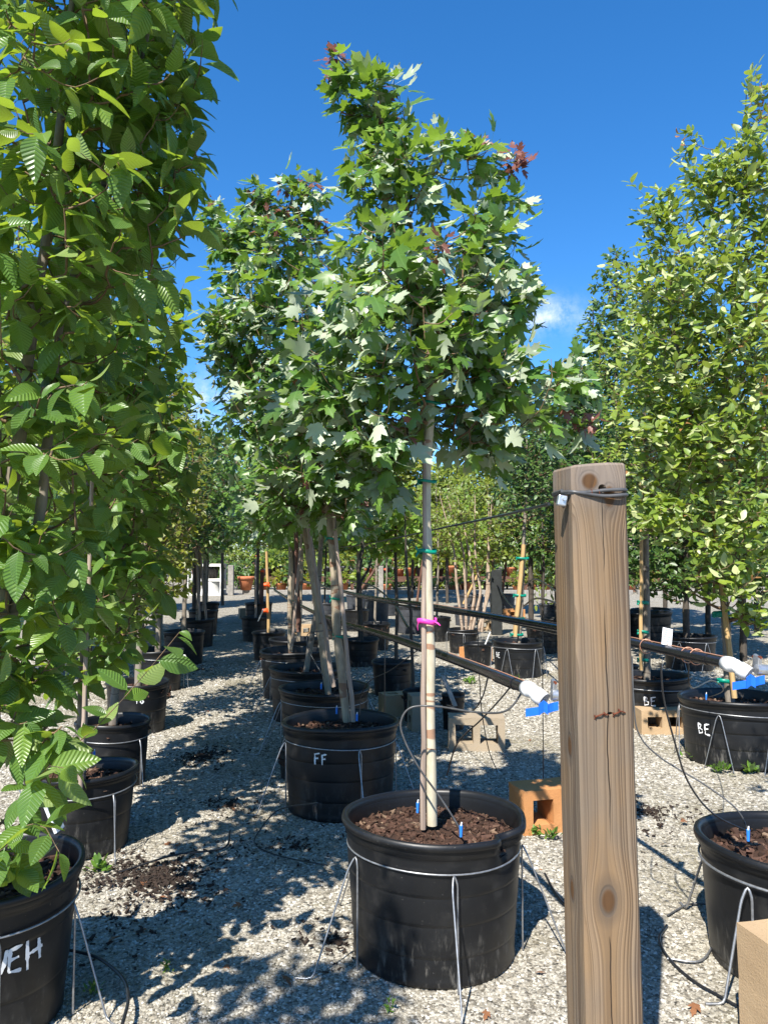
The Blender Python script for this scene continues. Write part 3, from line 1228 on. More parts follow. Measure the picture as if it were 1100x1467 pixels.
def stand(label, loc, r, z, angles, kind='radial', group='wire pot stands', spread=0.2, gauge=0.0034, splay=0.22):
    """a ring round the pot on bent wire legs"""
    root = thing('wire_stand', label, 'wire stand', loc, 0, group)
    MB().tube([(r * math.cos(a), r * math.sin(a), z + 0.006 * math.sin(2 * a)) for a in np.linspace(0, 2 * math.pi, 56, endpoint=False)], gauge, 6, closed=True).build('ring', MAT['wire'], root)
    for a in angles:
        e = Vector((math.cos(a), math.sin(a), 0))
        t = Vector((-math.sin(a), math.cos(a), 0))
        top = e * (r + gauge * 1.5) + Vector((0, 0, z + 0.004))
        if kind == 'radial':
            pts = [e * (r + 0.006) + t * 0.012 + Vector((0, 0, 0.006)), e * (r + 0.006) + t * 0.012 + Vector((0, 0, z - 0.03)), top - t * 0.002,
                   e * (r + 0.03) - t * 0.012 + Vector((0, 0, z - 0.04)), e * (r + splay) - t * 0.015 + Vector((0, 0, 0.006)), e * (r + splay + 0.05) - t * 0.05 + Vector((0, 0, 0.006))]
        else:
            pts = [e * (r + 0.03) + t * spread / 2 + Vector((0, 0, 0.005)), e * (r + 0.012) + t * 0.018 + Vector((0, 0, z - 0.03)), top,
                   e * (r + 0.012) - t * 0.018 + Vector((0, 0, z - 0.03)), e * (r + 0.03) - t * spread / 2 + Vector((0, 0, 0.005))]
        out = [pts[0]]
        for i in range(1, len(pts) - 1):          # round the bends
            p, c, q = pts[i - 1], pts[i], pts[i + 1]
            k = min(0.02, (p - c).length * 0.4, (q - c).length * 0.4)
            A, Bq = c + (p - c).normalized() * k, c + (q - c).normalized() * k
            out += [A, (A + 2 * c + Bq) / 4, Bq]
        out.append(pts[-1])
        MB().tube(out, gauge, 6).build('leg', MAT['wire'], root)
    return root


def block(label, loc, rz, lay='side', mat='block_tan', group='concrete blocks', size=(0.4, 0.2, 0.2)):
    """a two core concrete block; side: cores face forward, flat: cores face up, end: stands on its end"""
    L_, W_, H_ = size
    t = 0.053
    xs = [-L_ / 2, -L_ / 2 + t, -t / 2, t / 2, L_ / 2 - t, L_ / 2]
    ys = [-W_ / 2, -W_ / 2 + t, W_ / 2 - t, W_ / 2]
    bm = bmesh.new()
    V = {}
    for k, z in enumerate((-H_ / 2, H_ / 2)):
        for i, x in enumerate(xs):
            for j, y in enumerate(ys):
                V[i, j, k] = bm.verts.new((x, y, z))
    solid = lambda i, j: 0 <= i < 5 and 0 <= j < 3 and not (j == 1 and i in (1, 3))
    for i in range(5):
        for j in range(3):
            if not solid(i, j):
                continue
            bm.faces.new([V[i, j, 1], V[i + 1, j, 1], V[i + 1, j + 1, 1], V[i, j + 1, 1]])
            bm.faces.new([V[i, j, 0], V[i, j + 1, 0], V[i + 1, j + 1, 0], V[i + 1, j, 0]])
            for di, dj, p, q in ((-1, 0, (i, j + 1), (i, j)), (1, 0, (i + 1, j), (i + 1, j + 1)), (0, -1, (i, j), (i + 1, j)), (0, 1, (i + 1, j + 1), (i, j + 1))):
                if not solid(i + di, j + dj):
                    bm.faces.new([V[(*p, 0)], V[(*q, 0)], V[(*q, 1)], V[(*p, 1)]])
    if lay == 'side':
        Rm, h = Matrix.Rotation(math.pi / 2, 4, 'X'), W_
    elif lay == 'end':
        Rm, h = Matrix.Rotation(math.pi / 2, 4, 'Y'), L_
    else:
        Rm, h = Matrix.Identity(4), H_
    r = random.Random(int(loc[0] * 1000) + int(loc[1] * 77))
    for v in bm.verts:
        v.co = Rm @ v.co
        v.co += Vector((r.uniform(-1, 1), r.uniform(-1, 1), r.uniform(-1, 1))) * 0.0025
        v.co.z += h / 2
    bmesh.ops.bevel(bm, geom=[e for e in bm.edges if len(e.link_faces) == 2 and e.calc_face_angle(0) > 0.8], offset=0.006, segments=2, affect='EDGES')
    me = bpy.data.meshes.new('concrete_block')
    bm.to_mesh(me)
    bm.free()
    me.materials.append(MAT[mat])
    o = link('concrete_block', me, loc=loc)
    o.rotation_euler = (0, 0, rz)
    return tag(o, label, 'concrete block', group)


def line(name, pts, r, mat, label, cat, group=None, n=6, k=8):
    o = MB().tube(smooth_path(pts, k), r, n).build(name, MAT[mat])
    return tag(o, label, cat, group)


def tie(root, centre, rx, ry, rz, mat='green_tie', h=0.012, name='tie_tape', tail=True):
    """a band tied round trunk and stake"""
    m = MB()
    n = 28
    prof = []
    vs, fs = [], []
    c = Vector(centre) - root.location
    for q, (dr, z) in enumerate(((0, -h / 2), (0.0015, -h / 2), (0.0015, h / 2), (0, h / 2))):
        for k in range(n):
            a = 2 * math.pi * k / n
            p = Vector(((rx + dr) * math.cos(a), (ry + dr) * math.sin(a), z + 0.004 * math.sin(a * 2)))
            p.rotate(Matrix.Rotation(rz, 3, 'Z'))
            vs.append(c + p)
    for q in range(4):
        for k in range(n):
            k2 = (k + 1) % n
            fs.append((q * n + k, q * n + k2, ((q + 1) % 4) * n + k2, ((q + 1) % 4) * n + k))
    m.add(vs, fs, True)
    if tail:
        e = Vector((-rx, -0.008, 0))
        e.rotate(Matrix.Rotation(rz, 3, 'Z'))
        for dz in (0.02, -0.022):
            m.tube([c + e, c + e + Vector((-0.006, -0.010, dz * 0.5)), c + e + Vector((-0.010, -0.006, dz))], [h * 0.35, h * 0.4, h * 0.25], 4, flat=0.25)
    return m.build(name, MAT[mat], root)


# lettering strokes, (along the pot, up), metres
T_F = [[(0.0, 0.0), (0.002, 0.045), (0.0, 0.062)], [(0.0, 0.058), (0.030, 0.064)], [(0.001, 0.034), (0.022, 0.037)]]
def shift(st, dx, k=1.0): return [[(x * k + dx, y * k) for x, y in s] for s in st]
T_E = [[(0.002, 0.062), (0.0, 0.0)], [(0.0, 0.06), (0.034, 0.066)], [(0.0, 0.032), (0.026, 0.036)], [(0.0, 0.0), (0.034, -0.004)]]
T_B = [[(0.0, 0.066), (0.002, 0.0)], [(0.0, 0.064), (0.022, 0.056), (0.018, 0.040), (0.004, 0.036)], [(0.004, 0.036), (0.030, 0.026), (0.028, 0.006), (0.0, 0.0)]]
T_H = [[(0.0, 0.066), (0.004, -0.012)], [(0.032, 0.060), (0.038, 0.004)], [(0.002, 0.028), (0.044, 0.036)]]
T_J = [[(0.030, 0.062), (0.024, 0.02), (0.010, -0.01), (-0.012, -0.012)]]
T_8 = [[(0.012, 0.03), (0.0, 0.045), (0.012, 0.06), (0.024, 0.048), (0.012, 0.03), (-0.002, 0.014), (0.012, 0.0), (0.026, 0.014), (0.012, 0.03)]]
T_1 = [[(0.0, 0.06), (0.002, 0.0)]]

# ================================================================== the fence post
def post_wood():
    m = M('weathered_post_wood')
    p = m.coord()
    x, y, z = m.xyz(p)
    wob = m.noise(m.vec(x * 5.0, y * 5.0, z * 1.1), 1.0, 3) - 0.5
    wob2 = m.noise(m.vec(x * 16.0, y * 16.0, z * 2.6), 1.0, 2) - 0.5
    u = x + y * 0.55 + wob * 0.030 + wob2 * 0.006
    hw = 0.0695
    knots = [(-0.009, -hw, 0.687, 0.019, 0.032, 1.0), (-hw, -0.005, 1.035, 0.014, 0.028, 0.9), (-hw, 0.005, 0.687, 0.013, 0.028, 0.9),
             (0.024, -hw, 1.642, 0.017, 0.030, 1.0), (-0.025, -hw, 1.679, 0.024, 0.024, 0.9)]
    kmask = None
    kring = None
    for kx, ky, kz, a, b, s in knots:
        dx, dy, dz = x - kx, y - ky, z - kz
        h2 = dx * dx + dy * dy
        e = h2 / (a * a) + (dz * dz) / (b * b)
        far = h2 / ((a * 2.3) ** 2) + (dz * dz) / ((b * 2.7) ** 2)
        g = (far * -1.0).exp()
        u = u - (dx + dy * 0.55) * g * (0.96 * s)
        inside = 1.0 - e.step(0.35, 1.0)
        rim = (1.0 - (e - 1.0).abs().step(0.0, 0.55)) + (1.0 - e.step(1.0, 5.5)) * 0.6
        kmask = inside if kmask is None else kmask.max(inside)
        kring = rim if kring is None else kring.max(rim)
    # growth rings: soft pale wood ending in a dark line
    jit = m.noise(m.vec(u * 42.0, 0.0, z * 0.35), 1.0, 2)
    wide = m.noise(m.vec(u * 14.0, y * 3.0, 0.2), 1.0, 1)
    ph = (u * 82.0 + jit * 4.2 + wide * 5.0).fract()
    late = ph.step(0.30, 0.93) * (1.0 - ph.step(0.95, 1.0)) * wide.step(0.2, 0.6).max(0.45)
    fine = m.noise(m.vec(u * 700.0, y * 300.0, z * 7.0), 1.0, 4, 0.7)
    tone = m.noise(m.vec(u * 26.0, y * 10.0, z * 0.8), 1.0, 3)
    grey = m.noise(m.vec(x * 7.0, y * 7.0, z * 2.0), 1.0, 4)
    warm = m.mix(tone.step(0.4, 0.62), (0.205, 0.132, 0.07), (0.26, 0.18, 0.108))
    c = m.mix(grey.step(0.36, 0.60) * 0.75, warm, (0.150, 0.124, 0.096))
    c = m.mix((late * (0.38 + tone * 0.75)).clamp(), c, (0.055, 0.032, 0.02))
    c = m.mix(fine.step(0.5, 0.8) * 0.4, c, (0.135, 0.10, 0.07))
    c = m.mix(kring.clamp() * 0.85, c, (0.085, 0.066, 0.05))
    kr = ((x * x + z * z).sqrt() * 0.0 + ph * 0.5 + fine * 0.6).clamp()
    c = m.mix(kmask.clamp(), c, m.mix(kr, (0.15, 0.075, 0.028), (0.05, 0.027, 0.014)))
    # the head of the post has gone silver
    head = z.step(1.60, 1.68)
    c = m.mix(head * grey.step(0.3, 0.6) * 0.5 * (1.0 - kmask.clamp()), c, (0.26, 0.215, 0.18))
    # drying cracks
    cx = x + 0.009 - (m.noise(m.vec(0.0, 0.0, z * 6.0), 1.0, 3) - 0.5) * 0.014
    c1 = (1.0 - cx.abs().step(0.0005, 0.0017)) * (1.0 - z.step(0.58, 0.61))
    cx2 = x - 0.003 - (m.noise(m.vec(0.0, 0.5, z * 5.0), 1.0, 3) - 0.5) * 0.016
    c2 = (1.0 - cx2.abs().step(0.0006, 0.0020)) * z.step(0.80, 0.95) * (1.0 - z.step(1.28, 1.40))
    c3 = (1.0 - (x - 0.006 - (m.noise(m.vec(0.3, 0.0, z * 9.0), 1.0, 3) - 0.5) * 0.012).abs().step(0.0004, 0.0013)) * z.step(1.45, 1.5) * (1.0 - z.step(1.60, 1.65))
    front = 1.0 - y.step(-0.066, -0.060)
    crack = ((c1 + c2 + c3).clamp() * front)
    c = m.mix(crack * 0.9, c, (0.02, 0.013, 0.009))
    m.set(color=c, rough=0.82, spec=0.22)
    m.bump(1.0 - late * 0.55 - crack * 3.0 - fine * 0.25 - kring * 0.3, 0.65, 0.0035)
    return m.m


POST = Vector((0.538, 1.93, 0.0))
PT = Vector((0.514, 1.93, 0.0))     # its axis at the height of the cable
PH = 1.730
post = thing('wooden_post', 'thick weathered timber post with knots, standing alone in front of everything', 'wooden post', POST)
post.rotation_euler = (0, math.radians(-0.85), math.radians(7))


def post_mesh():
    hw, ch = 0.0695, 0.006
    bm = bmesh.new()
    zs = [-0.3, 0.0] + list(np.linspace(0.05, PH - 0.05, 26)) + [PH - 0.03, PH - 0.012]
    r = random.Random(5)
    sec = [(-hw + ch, -hw), (-hw * 0.33, -hw), (hw * 0.33, -hw), (hw - ch, -hw), (hw, -hw + ch), (hw, hw - ch), (hw - ch, hw), (-hw + ch, hw), (-hw, hw - ch), (-hw, -hw + ch)]
    rings = []
    for z in zs:
        s = 1 + r.uniform(-0.006, 0.006)
        top = max(0, (z - (PH - 0.06)) / 0.06)
        row = []
        for x, y in sec:
            zz = z
            if z > PH - 0.1:
                zz -= 0.008 * max(0, (-x - 0.01) / hw) * top        # the left corner has worn down
                zz += r.uniform(-0.0015, 0.0015)
            row.append(bm.verts.new((x * s, y * s, zz)))
        rings.append(row)
    n = len(sec)
    for a, b in zip(rings[:-1], rings[1:]):
        for k in range(n):
            bm.faces.new([a[k], a[(k + 1) % n], b[(k + 1) % n], b[k]])
    top = [bm.verts.new((v.co.x * 0.95, v.co.y * 0.95, v.co.z + 0.006)) for v in rings[-1]]
    for k in range(n):
        bm.faces.new([rings[-1][k], rings[-1][(k + 1) % n], top[(k + 1) % n], top[k]])
    bm.faces.new(top)
    bm.faces.new(rings[0][::-1])
    me = bpy.data.meshes.new('shaft')
    bm.to_mesh(me)
    bm.free()
    return me


def cut(me, tools):
    """drill holes through a mesh and return the result"""
    o = bpy.data.objects.new('shaft_blank', me)
    COL.objects.link(o)
    made = []
    for mb in tools:
        q = bpy.data.objects.new('drill', mb.mesh('drill', None))
        COL.objects.link(q)
        b = o.modifiers.new('hole', 'BOOLEAN')
        b.operation = 'DIFFERENCE'
        b.solver = 'EXACT'
        b.object = q
        made.append(q)
    dg = bpy.context.evaluated_depsgraph_get()
    res = bpy.data.meshes.new_from_object(o.evaluated_get(dg))
    for q in made + [o]:
        bpy.data.objects.remove(q)
    return res


hole = MB().tube([(0.007, -0.09, 1.661), (0.005, -0.02, 1.661)], 0.0105, 16)
gap = MB().tube([(0.009, -0.09, 1.122), (0.009, -0.045, 1.122)], [0.011, 0.004], 9, flat=0.55)
shaft = cut(post_mesh(), [hole, gap])
shaft.materials.clear()
shaft.materials.append(post_wood())
shaft.name = 'shaft'
link('shaft', shaft, post)
for i, (x0, z0, x1, z1) in enumerate(((-0.030, 1.116, -0.004, 1.124), (-0.006, 1.122, 0.004, 1.119), (0.016, 1.120, 0.036, 1.127), (0.030, 1.128, 0.046, 1.123))):
    MB().tube([(x0, -0.072, z0), ((x0 + x1) / 2, -0.0755, (z0 + z1) / 2 + 0.001), (x1, -0.072, z1)], [0.0018, 0.002, 0.0014], 5).build('rusty_nail', MAT['rust'], post)
    MB().tube([(x0, -0.068, z0 - 0.006), (x0 + 0.001, -0.075, z0), (x0 - 0.001, -0.072, z0 + 0.005)], 0.0016, 5).build('rusty_nail', MAT['rust'], post)


def around(z, dz, off, rad, ph=0.0):
    """a loop of cable round the square head of the post"""
    q = 0.0695 + off
    pts = []
    for x, y in ((-q, -q * .6), (-q * .75, -q), (-q * .2, -q - 0.002), (q * .25, -q - 0.002), (q * .8, -q), (q, -q * .7), (q, q * .7), (q * .7, q), (-q * .7, q), (-q, q * .7)):
        pts.append(Vector((x, y, z + dz * math.sin(x / q * 2.2 + ph) + 0.004 * (y > 0))))
    pts.append(pts[0] + Vector((0, 0, 0.004)))
    return smooth_path(pts, 5)


up = Vector((PT.x, PT.y, 0))
lp = thing('cable_loop', 'black cable wrapped twice round the head of the thick front post', 'cable', up + Vector((0, 0, 1.652)))
MB().tube([p - Vector((0, 0, 1.604 - 0.002)) for p in around(1.604, 0.004, 0.006, 0)], 0.0046, 8).build('strand', MAT['grey_tube'], lp)
MB().tube([p - Vector((0, 0, 1.60 + 0.004)) for p in around(1.600, -0.006, 0.0075, 0, 0.8)], 0.0044, 8).build('strand', MAT['grey_tube'], lp)
for x in (-0.014, 0.004):
    MB().tube([(x, -0.080, 0.006), (x + 0.001, -0.0815, -0.003), (x, -0.078, -0.010)], 0.0014, 5).build('wire_tie', MAT['rust'], lp)

cl = thing('cable_clamp', 'small galvanised clamp gripping the cable at the left of the thick post', 'clamp', (PT.x - 0.082, PT.y - 0.062, 1.632))
MB().box((0, 0, 0), (0.022, 0.020, 0.026), Matrix.Rotation(0.2, 3, 'Y')).build('clamp_body', MAT['metal'], cl, bevel=0.003)
MB().tube([(0.004, -0.016, 0.004), (0.004, 0.016, 0.004)], 0.005, 6).build('clamp_bolt', MAT['metal'], cl)
line('overhead_cable', [P(786, 722, 1.88), P(720, 738, 2.6), P(640, 755, 3.6), P(520, 780, 6.5), P(470, 786, 12)], 0.0042, 'rubber',
     'thin black cable running from the thick post back behind the maple trunk', 'cable')

# ================================================================== the front row of maples
ROWF = [  # x, depth, radius, height
    (0.19, 3.04, 0.343, 0.502), (-0.26, 4.69, 0.346, 0.515), (-0.46, 6.0, 0.343, 0.49), (-0.72, 7.2, 0.335, 0.47), (-0.97, 8.3, 0.345, 0.49), (-1.12, 9.7, 0.31, 0.46)]
pl = [
    'big black pot with a dented rim, nearest in the row of maples',
    'black pot marked FF in white paint, just behind the dented pot',
    'black pot of the leaning maple, directly behind the FF pot',
    'black pot third behind the dented pot, trunk hidden by the leaning maple',
    'black pot in the maple row whose twin pale stakes stand upright',
    'black pot at the back of the maple row before the small pots begin']
for i, (x, d, R, H) in enumerate(ROWF):
    txt = None
    if i == 1:
        txt = (shift(T_F, -0.030) + shift(T_F, 0.014, 0.92), face_cam((x, d), -0.36), 0.315, 0.010)
    pot(pl[i], (x, d, 0), R, H, taper=0.90, seed=20 + i, dent=math.radians(-40) if i == 0 else None, text=txt, detail=3 if i == 0 else 2 if i < 3 else 1, soil=0.075, tilt=(1, 1.5, 0, 0, 0, 0)[i])
sl = ['wire stand with splayed legs round the dented front pot', 'wire stand round the black pot marked FF', 'wire stand round the pot of the leaning maple', 'wire stand round the pot hidden behind the leaning maple', 'wire stand round the pot with twin upright stakes']
sa = [(-1.42, -2.62, 2.45, -0.14, 1.0), (-1.2, -2.75, 2.9, -0.28, 1.2), (-1.3, -2.8, 2.8, 0.1), (-1.6, 3.1, 0.2), (-2.9, -1.4, 0.3)]
for i in range(5):
    x, d, R, H = ROWF[i]
    stand(sl[i], (x, d, 0), R * 0.965, H * 0.80, sa[i], splay=0.17)


def stake(label, p0, p1, r=0.008, mat='stake_grey', group='tree stakes', square=False):
    p0, p1 = Vector(p0), Vector(p1)
    root = None
    m = MB()
    n = 4 if square else 8
    k = 9
    pts = [p0.lerp(p1, i / k) + (Vector((rnd.gauss(0, 0.002), rnd.gauss(0, 0.002), 0)) if 0 < i < k else Vector()) for i in range(k + 1)]
    o = m.tube([p - p0 for p in pts], [r * (1.08 - 0.2 * i / k) for i in range(k + 1)], n).build('stake', MAT[mat], loc=p0)
    return tag(o, label, 'stake', group)


# nearest maple
b1 = P(617, 1178, 3.04)
t1 = [(*P(619, 1182, 3.04), 0.0205), (*P(617.5, 1090, 3.04), 0.0195), (*P(615.5, 1000, 3.04), 0.019), (*P(615.5, 800, 3.04), 0.0182), (*P(615.5, 700, 3.04), 0.0178), (*P(618.5, 640, 3.04), 0.0175), (*P(622, 585, 3.04), 0.0165), (*P(618, 545, 3.05), 0.015), (*P(609, 450, 3.05), 0.0125),
      (*P(596, 350, 3.05), 0.0105), (*P(577, 250, 3.07), 0.008), (*P(548, 170, 3.09), 0.005), (*P(505, 105, 3.09), 0.003), (*P(484, 82, 3.09), 0.0018)]
maple1 = tree('maple_tree', 'young red maple with pale straight trunk growing in the dented front pot', 'tree', (b1.x, b1.y, 0.42), [t1], [
    E(484, 92, 3.09, 24, 24, 0.06, 7), E(515, 130, 3.09, 40, 40, 0.10, 12), E(548, 165, 3.09, 48, 62, 0.14, 26), E(565, 260, 3.07, 82, 80, 0.22, 44),
    E(632, 205, 2.99, 20, 32, 0.08, 6), E(688, 225, 3.04, 24, 46, 0.10, 11), E(735, 235, 3.04, 18, 30, 0.06, 6), E(705, 320, 3.04, 46, 70, 0.2, 24),
    E(580, 390, 3.04, 140, 90, 0.42, 85), E(545, 490, 2.99, 150, 90, 0.45, 85), E(670, 450, 3.09, 85, 110, 0.4, 60),
    E(742, 415, 3.04, 28, 45, 0.12, 10), E(710, 530, 3.09, 50, 60, 0.3, 24), E(540, 590, 2.98, 78, 55, 0.35, 34), E(690, 580, 3.15, 60, 50, 0.3, 22), E(615, 600, 3.4, 60, 45, 0.2, 14), E(530, 640, 3.04, 66, 45, 0.3, 26), E(685, 635, 3.25, 45, 40, 0.25, 14), E(440, 570, 2.94, 48, 60, 0.25, 18),
    E(800, 545, 2.95, 52, 34, 0.15, 10), E(838, 598, 2.95, 24, 26, 0.08, 5), E(765, 605, 2.97, 34, 34, 0.12, 6), E(552, 690, 3.15, 44, 32, 0.2, 10), E(690, 650, 3.25, 36, 34, 0.2, 8)],
    'maple', 'maple', 0.10, 7, group='potted maples in the front row', spacing=0.052, droop=0.9, flip=0.56, dens=1.9, n_obj=300, bark='maple_bark', crown_from=2.05, young=0.02, red=[P(472, 82, 3.09), P(682, 192, 3.0), P(742, 232, 3.04), P(842, 592, 2.93), P(552, 325, 2.72), P(760, 250, 3.04)],
    custom=[[P(618, 560, 3.05), P(700, 535, 2.99), P(770, 545, 2.95), P(835, 590, 2.91)], [P(617, 575, 3.05), P(700, 560, 3.03), P(770, 540, 3.01), P(825, 505, 3.01)], [P(618, 565, 3.05), P(690, 545, 3.07), P(750, 585, 3.05), P(805, 605, 3.03)],
            [P(617, 555, 3.05), P(700, 500, 3.14), P(745, 470, 3.14), P(760, 465, 3.14)], [P(700, 540, 2.99), P(760, 525, 2.95), P(815, 540, 2.91), P(850, 545, 2.89)], [P(617, 600, 3.05), P(580, 640, 2.94), P(560, 680, 2.91), P(548, 705, 2.89)]],
    upness=0.8, light=(-0.3, -0.6, 0), sides=14)
ties1 = [(690, 'a'), (790, 'b'), (578, 'c')]
for py, _ in ties1:
    q = P(612 if py > 600 else 618, py, 3.03)
    tie(maple1, q + Vector((0, 0, 0)), 0.036, 0.028, 0.0, h=0.011 if py != 790 else 0.016)
q = P(611.5, 890, 3.03)
rb = thing('pink_ribbon', 'bright pink ribbon tied round the nearest maple trunk and stake', 'ribbon', q)
tie(rb, q, 0.0375, 0.030, 0.0, mat='pink', h=0.020, name='band', tail=False)
MB().tube([Vector((0.030, -0.018, 0.0)), Vector((0.040, -0.03, -0.004)), Vector((0.050, -0.032, -0.014))], [0.009, 0.008, 0.005], 4, flat=0.2).build('tail', MAT['pink'], rb)
MB().tube([Vector((-0.033, -0.012, 0.0)), Vector((-0.038, -0.016, -0.018)), Vector((-0.036, -0.018, -0.034))], [0.006, 0.007, 0.004], 4, flat=0.2).build('tail', MAT['pink'], rb)
st1 = stake('slim weathered wooden stake tied close beside the nearest maple trunk', P(606, 1188, 3.025), P(608.5, 632, 3.03), 0.0105)

# FF maple
t2 = [(*P(496, 1034, 4.69), 0.024), (*P(484, 900, 4.69), 0.026), (*P(474, 750, 4.69), 0.028), (*P(462, 620, 4.72), 0.019), (*P(450, 500, 4.72), 0.017), (*P(432, 380, 4.77), 0.010), (*P(415, 270, 4.77), 0.004)]
b2 = P(496, 1034, 4.69)
maple2 = tree('maple_tree', 'leafy maple whose pale trunk leans slightly left in the FF pot', 'tree', (b2.x, b2.y, 0.46), [t2], [
    E(372, 290, 4.77, 26, 36, 0.12, 12), E(430, 285, 4.77, 50, 40, 0.2, 24), E(400, 340, 4.77, 80, 55, 0.35, 45), E(325, 350, 4.87, 34, 50, 0.2, 20), E(310, 300, 4.97, 12, 26, 0.1, 6), E(400, 440, 4.67, 105, 85, 0.5, 90), E(330, 480, 4.77, 40, 80, 0.35, 36),
    E(420, 570, 4.67, 110, 80, 0.5, 90), E(450, 670, 4.67, 95, 50, 0.45, 46), E(480, 720, 4.77, 60, 30, 0.35, 16), E(430, 715, 4.77, 80, 36, 0.4, 26), E(510, 690, 4.87, 50, 50, 0.35, 22)],
    'maple', 'maple', 0.105, 17, group='potted maples in the front row', spacing=0.065, droop=0.9, flip=0.45, dens=2.7, n_obj=300, bark='tan_bark', crown_from=1.75, young=0.04, upness=0.8, light=(-0.3, -0.5, 0), sides=12)
for py in (772, 858, 912):
    q = P(474 + (py - 750) * 0.078 + 2, py, 4.69)
    tie(maple2, q, 0.041, 0.032, 0.0, h=0.013)
stake('brown wooden stake bound to the right of the leaning FF maple trunk', P(506, 1034, 4.63), P(478, 730, 4.65), 0.013)

ml = ['maple with a strongly left leaning trunk behind the FF pot', 'slender dark maple trunk standing upright behind the leaning maple', 'maple with twin upright stakes, left end of the maple trunks', 'maple at the far end of the front row, mostly in shade']
tr3 = [((472, 985), (455, 880), (432, 740)), ((437, 945), (455, 870), (462, 740)), ((417, 925), (417, 840), (418, 750)), ((428, 900), (430, 850), (432, 780))]
for i, (c, pts) in enumerate(zip(ROWF[2:], tr3)):
    x, d, R, H = c
    q = [P(a, b, d) for a, b in pts]
    q[0].z = H - 0.1
    top = q[-1] + (q[-1] - q[-2]) * 0.2 + Vector((0, 0, 1.15))
    tree('maple_tree', ml[i], 'tree', (q[0].x, q[0].y, H - 0.1), [[(*q[0], 0.027), (*q[1], 0.025), (*q[2], 0.021), (*top, 0.006)]],
         [((top.x, top.y, 2.45), (0.72, 0.7, 0.78), 75), ((top.x - 0.1, top.y, 3.0), (0.45, 0.45, 0.5), 26), ((top.x, top.y, 1.9), (0.68, 0.65, 0.28), 36)],
         'maple', 'maple', 0.115, 60 + i, group='potted maples in the front row', spacing=0.065, dens=3.4, droop=0.9, flip=0.2, bark='tan_bark' if i != 1 else 'grey_bark', crown_from=1.65, young=0.04, upness=0.8, n_obj=90 if i < 2 else 0)
stake('pale stake leaning left along the maple behind the FF pot', P(478, 984, 5.44), P(440, 745, 5.46), 0.016)
stake('pale thin upright stake at the right of the twin stakes', P(418, 926, 7.62), P(432, 765, 7.62), 0.014)
stake('broad brown wooden stake at the left maple with twin stakes', P(428, 905, 7.80), P(424, 762, 7.80), 0.024, 'redwood')

# ================================================================== the left row
ROWL = [(-1.31, 2.60, 0.30, 0.48, 0.82), (-1.58, 4.07, 0.28, 0.395, 0.88), (-1.80, 5.18, 0.238, 0.41, 0.9), (-2.12, 6.7, 0.26, 0.42, 0.9), (-2.53, 8.7, 0.275, 0.45, 0.9),
        (-2.78, 10.8, 0.28, 0.45, 0.9), (-3.08, 12.8, 0.28, 0.45, 0.9), (-3.45, 14.8, 0.28, 0.45, 0.9), (-3.95, 17.2, 0.28, 0.45, 0.9)]
ll = ['black pot hand painted JEH in white, under the big leaved tree', 'black pot in shade just behind the JEH pot', 'black pot behind a wire hoop, third in the shaded left row', 'black pot marked with a white 8, half hidden by low hornbeam leaves',
      'tall black pot at the aisle edge beside a tiny black pot', 'black pot in the left row next past the tiny pot', 'black pot near the far end of the left row under two pale stakes', 'black pot second from last along the left row', 'last black pot of the left row before the bright drive']
for i, (x, d, R, H, tp) in enumerate(ROWL):
    txt = None
    if i == 0:
        txt = (shift(T_J, -0.034, 1.15) + shift(T_E, 0.008, 1.1) + shift(T_H, 0.060, 1.2), face_cam((x, d), 0.22), 0.245, 0.012)
    if i == 3:
        txt = (shift(T_1, -0.03) + shift(T_8, 0.0), face_cam((x, d), 0.1), 0.27, 0.010)
    pot(ll[i], (x, d, 0), R, H, taper=tp, seed=40 + i, text=txt, detail=2 if i < 2 else 1 if i < 5 else 0, ribs=(0.3, 0.66) if i == 0 else (0.2, 0.45, 0.7), tilt=(0, 3, 1, 0, 0, 0, 0, 0, 0)[i])
stand('wire stand round the black JEH pot with one leg on the gravel', (ROWL[0][0], ROWL[0][1], 0), 0.290, 0.365, (-0.05, -1.0, 1.5, 2.9), splay=0.13, gauge=0.0038)
stand('wire stand with paired legs round the shaded pot behind JEH', (ROWL[1][0], ROWL[1][1], 0), 0.283, 0.315, (-0.62, -2.0, 1.2, 2.7), splay=0.05)
stand('wire hoop stand round the third pot of the left row', (ROWL[2][0], ROWL[2][1], 0), 0.243, 0.31, (-0.5, -2.1, 1.4), splay=0.06)
stand('wire stand round the tall pot beside the tiny black pot', (ROWL[4][0], ROWL[4][1], 0), 0.275, 0.36, (-1.2, 0.2, 2.0), splay=0.06)

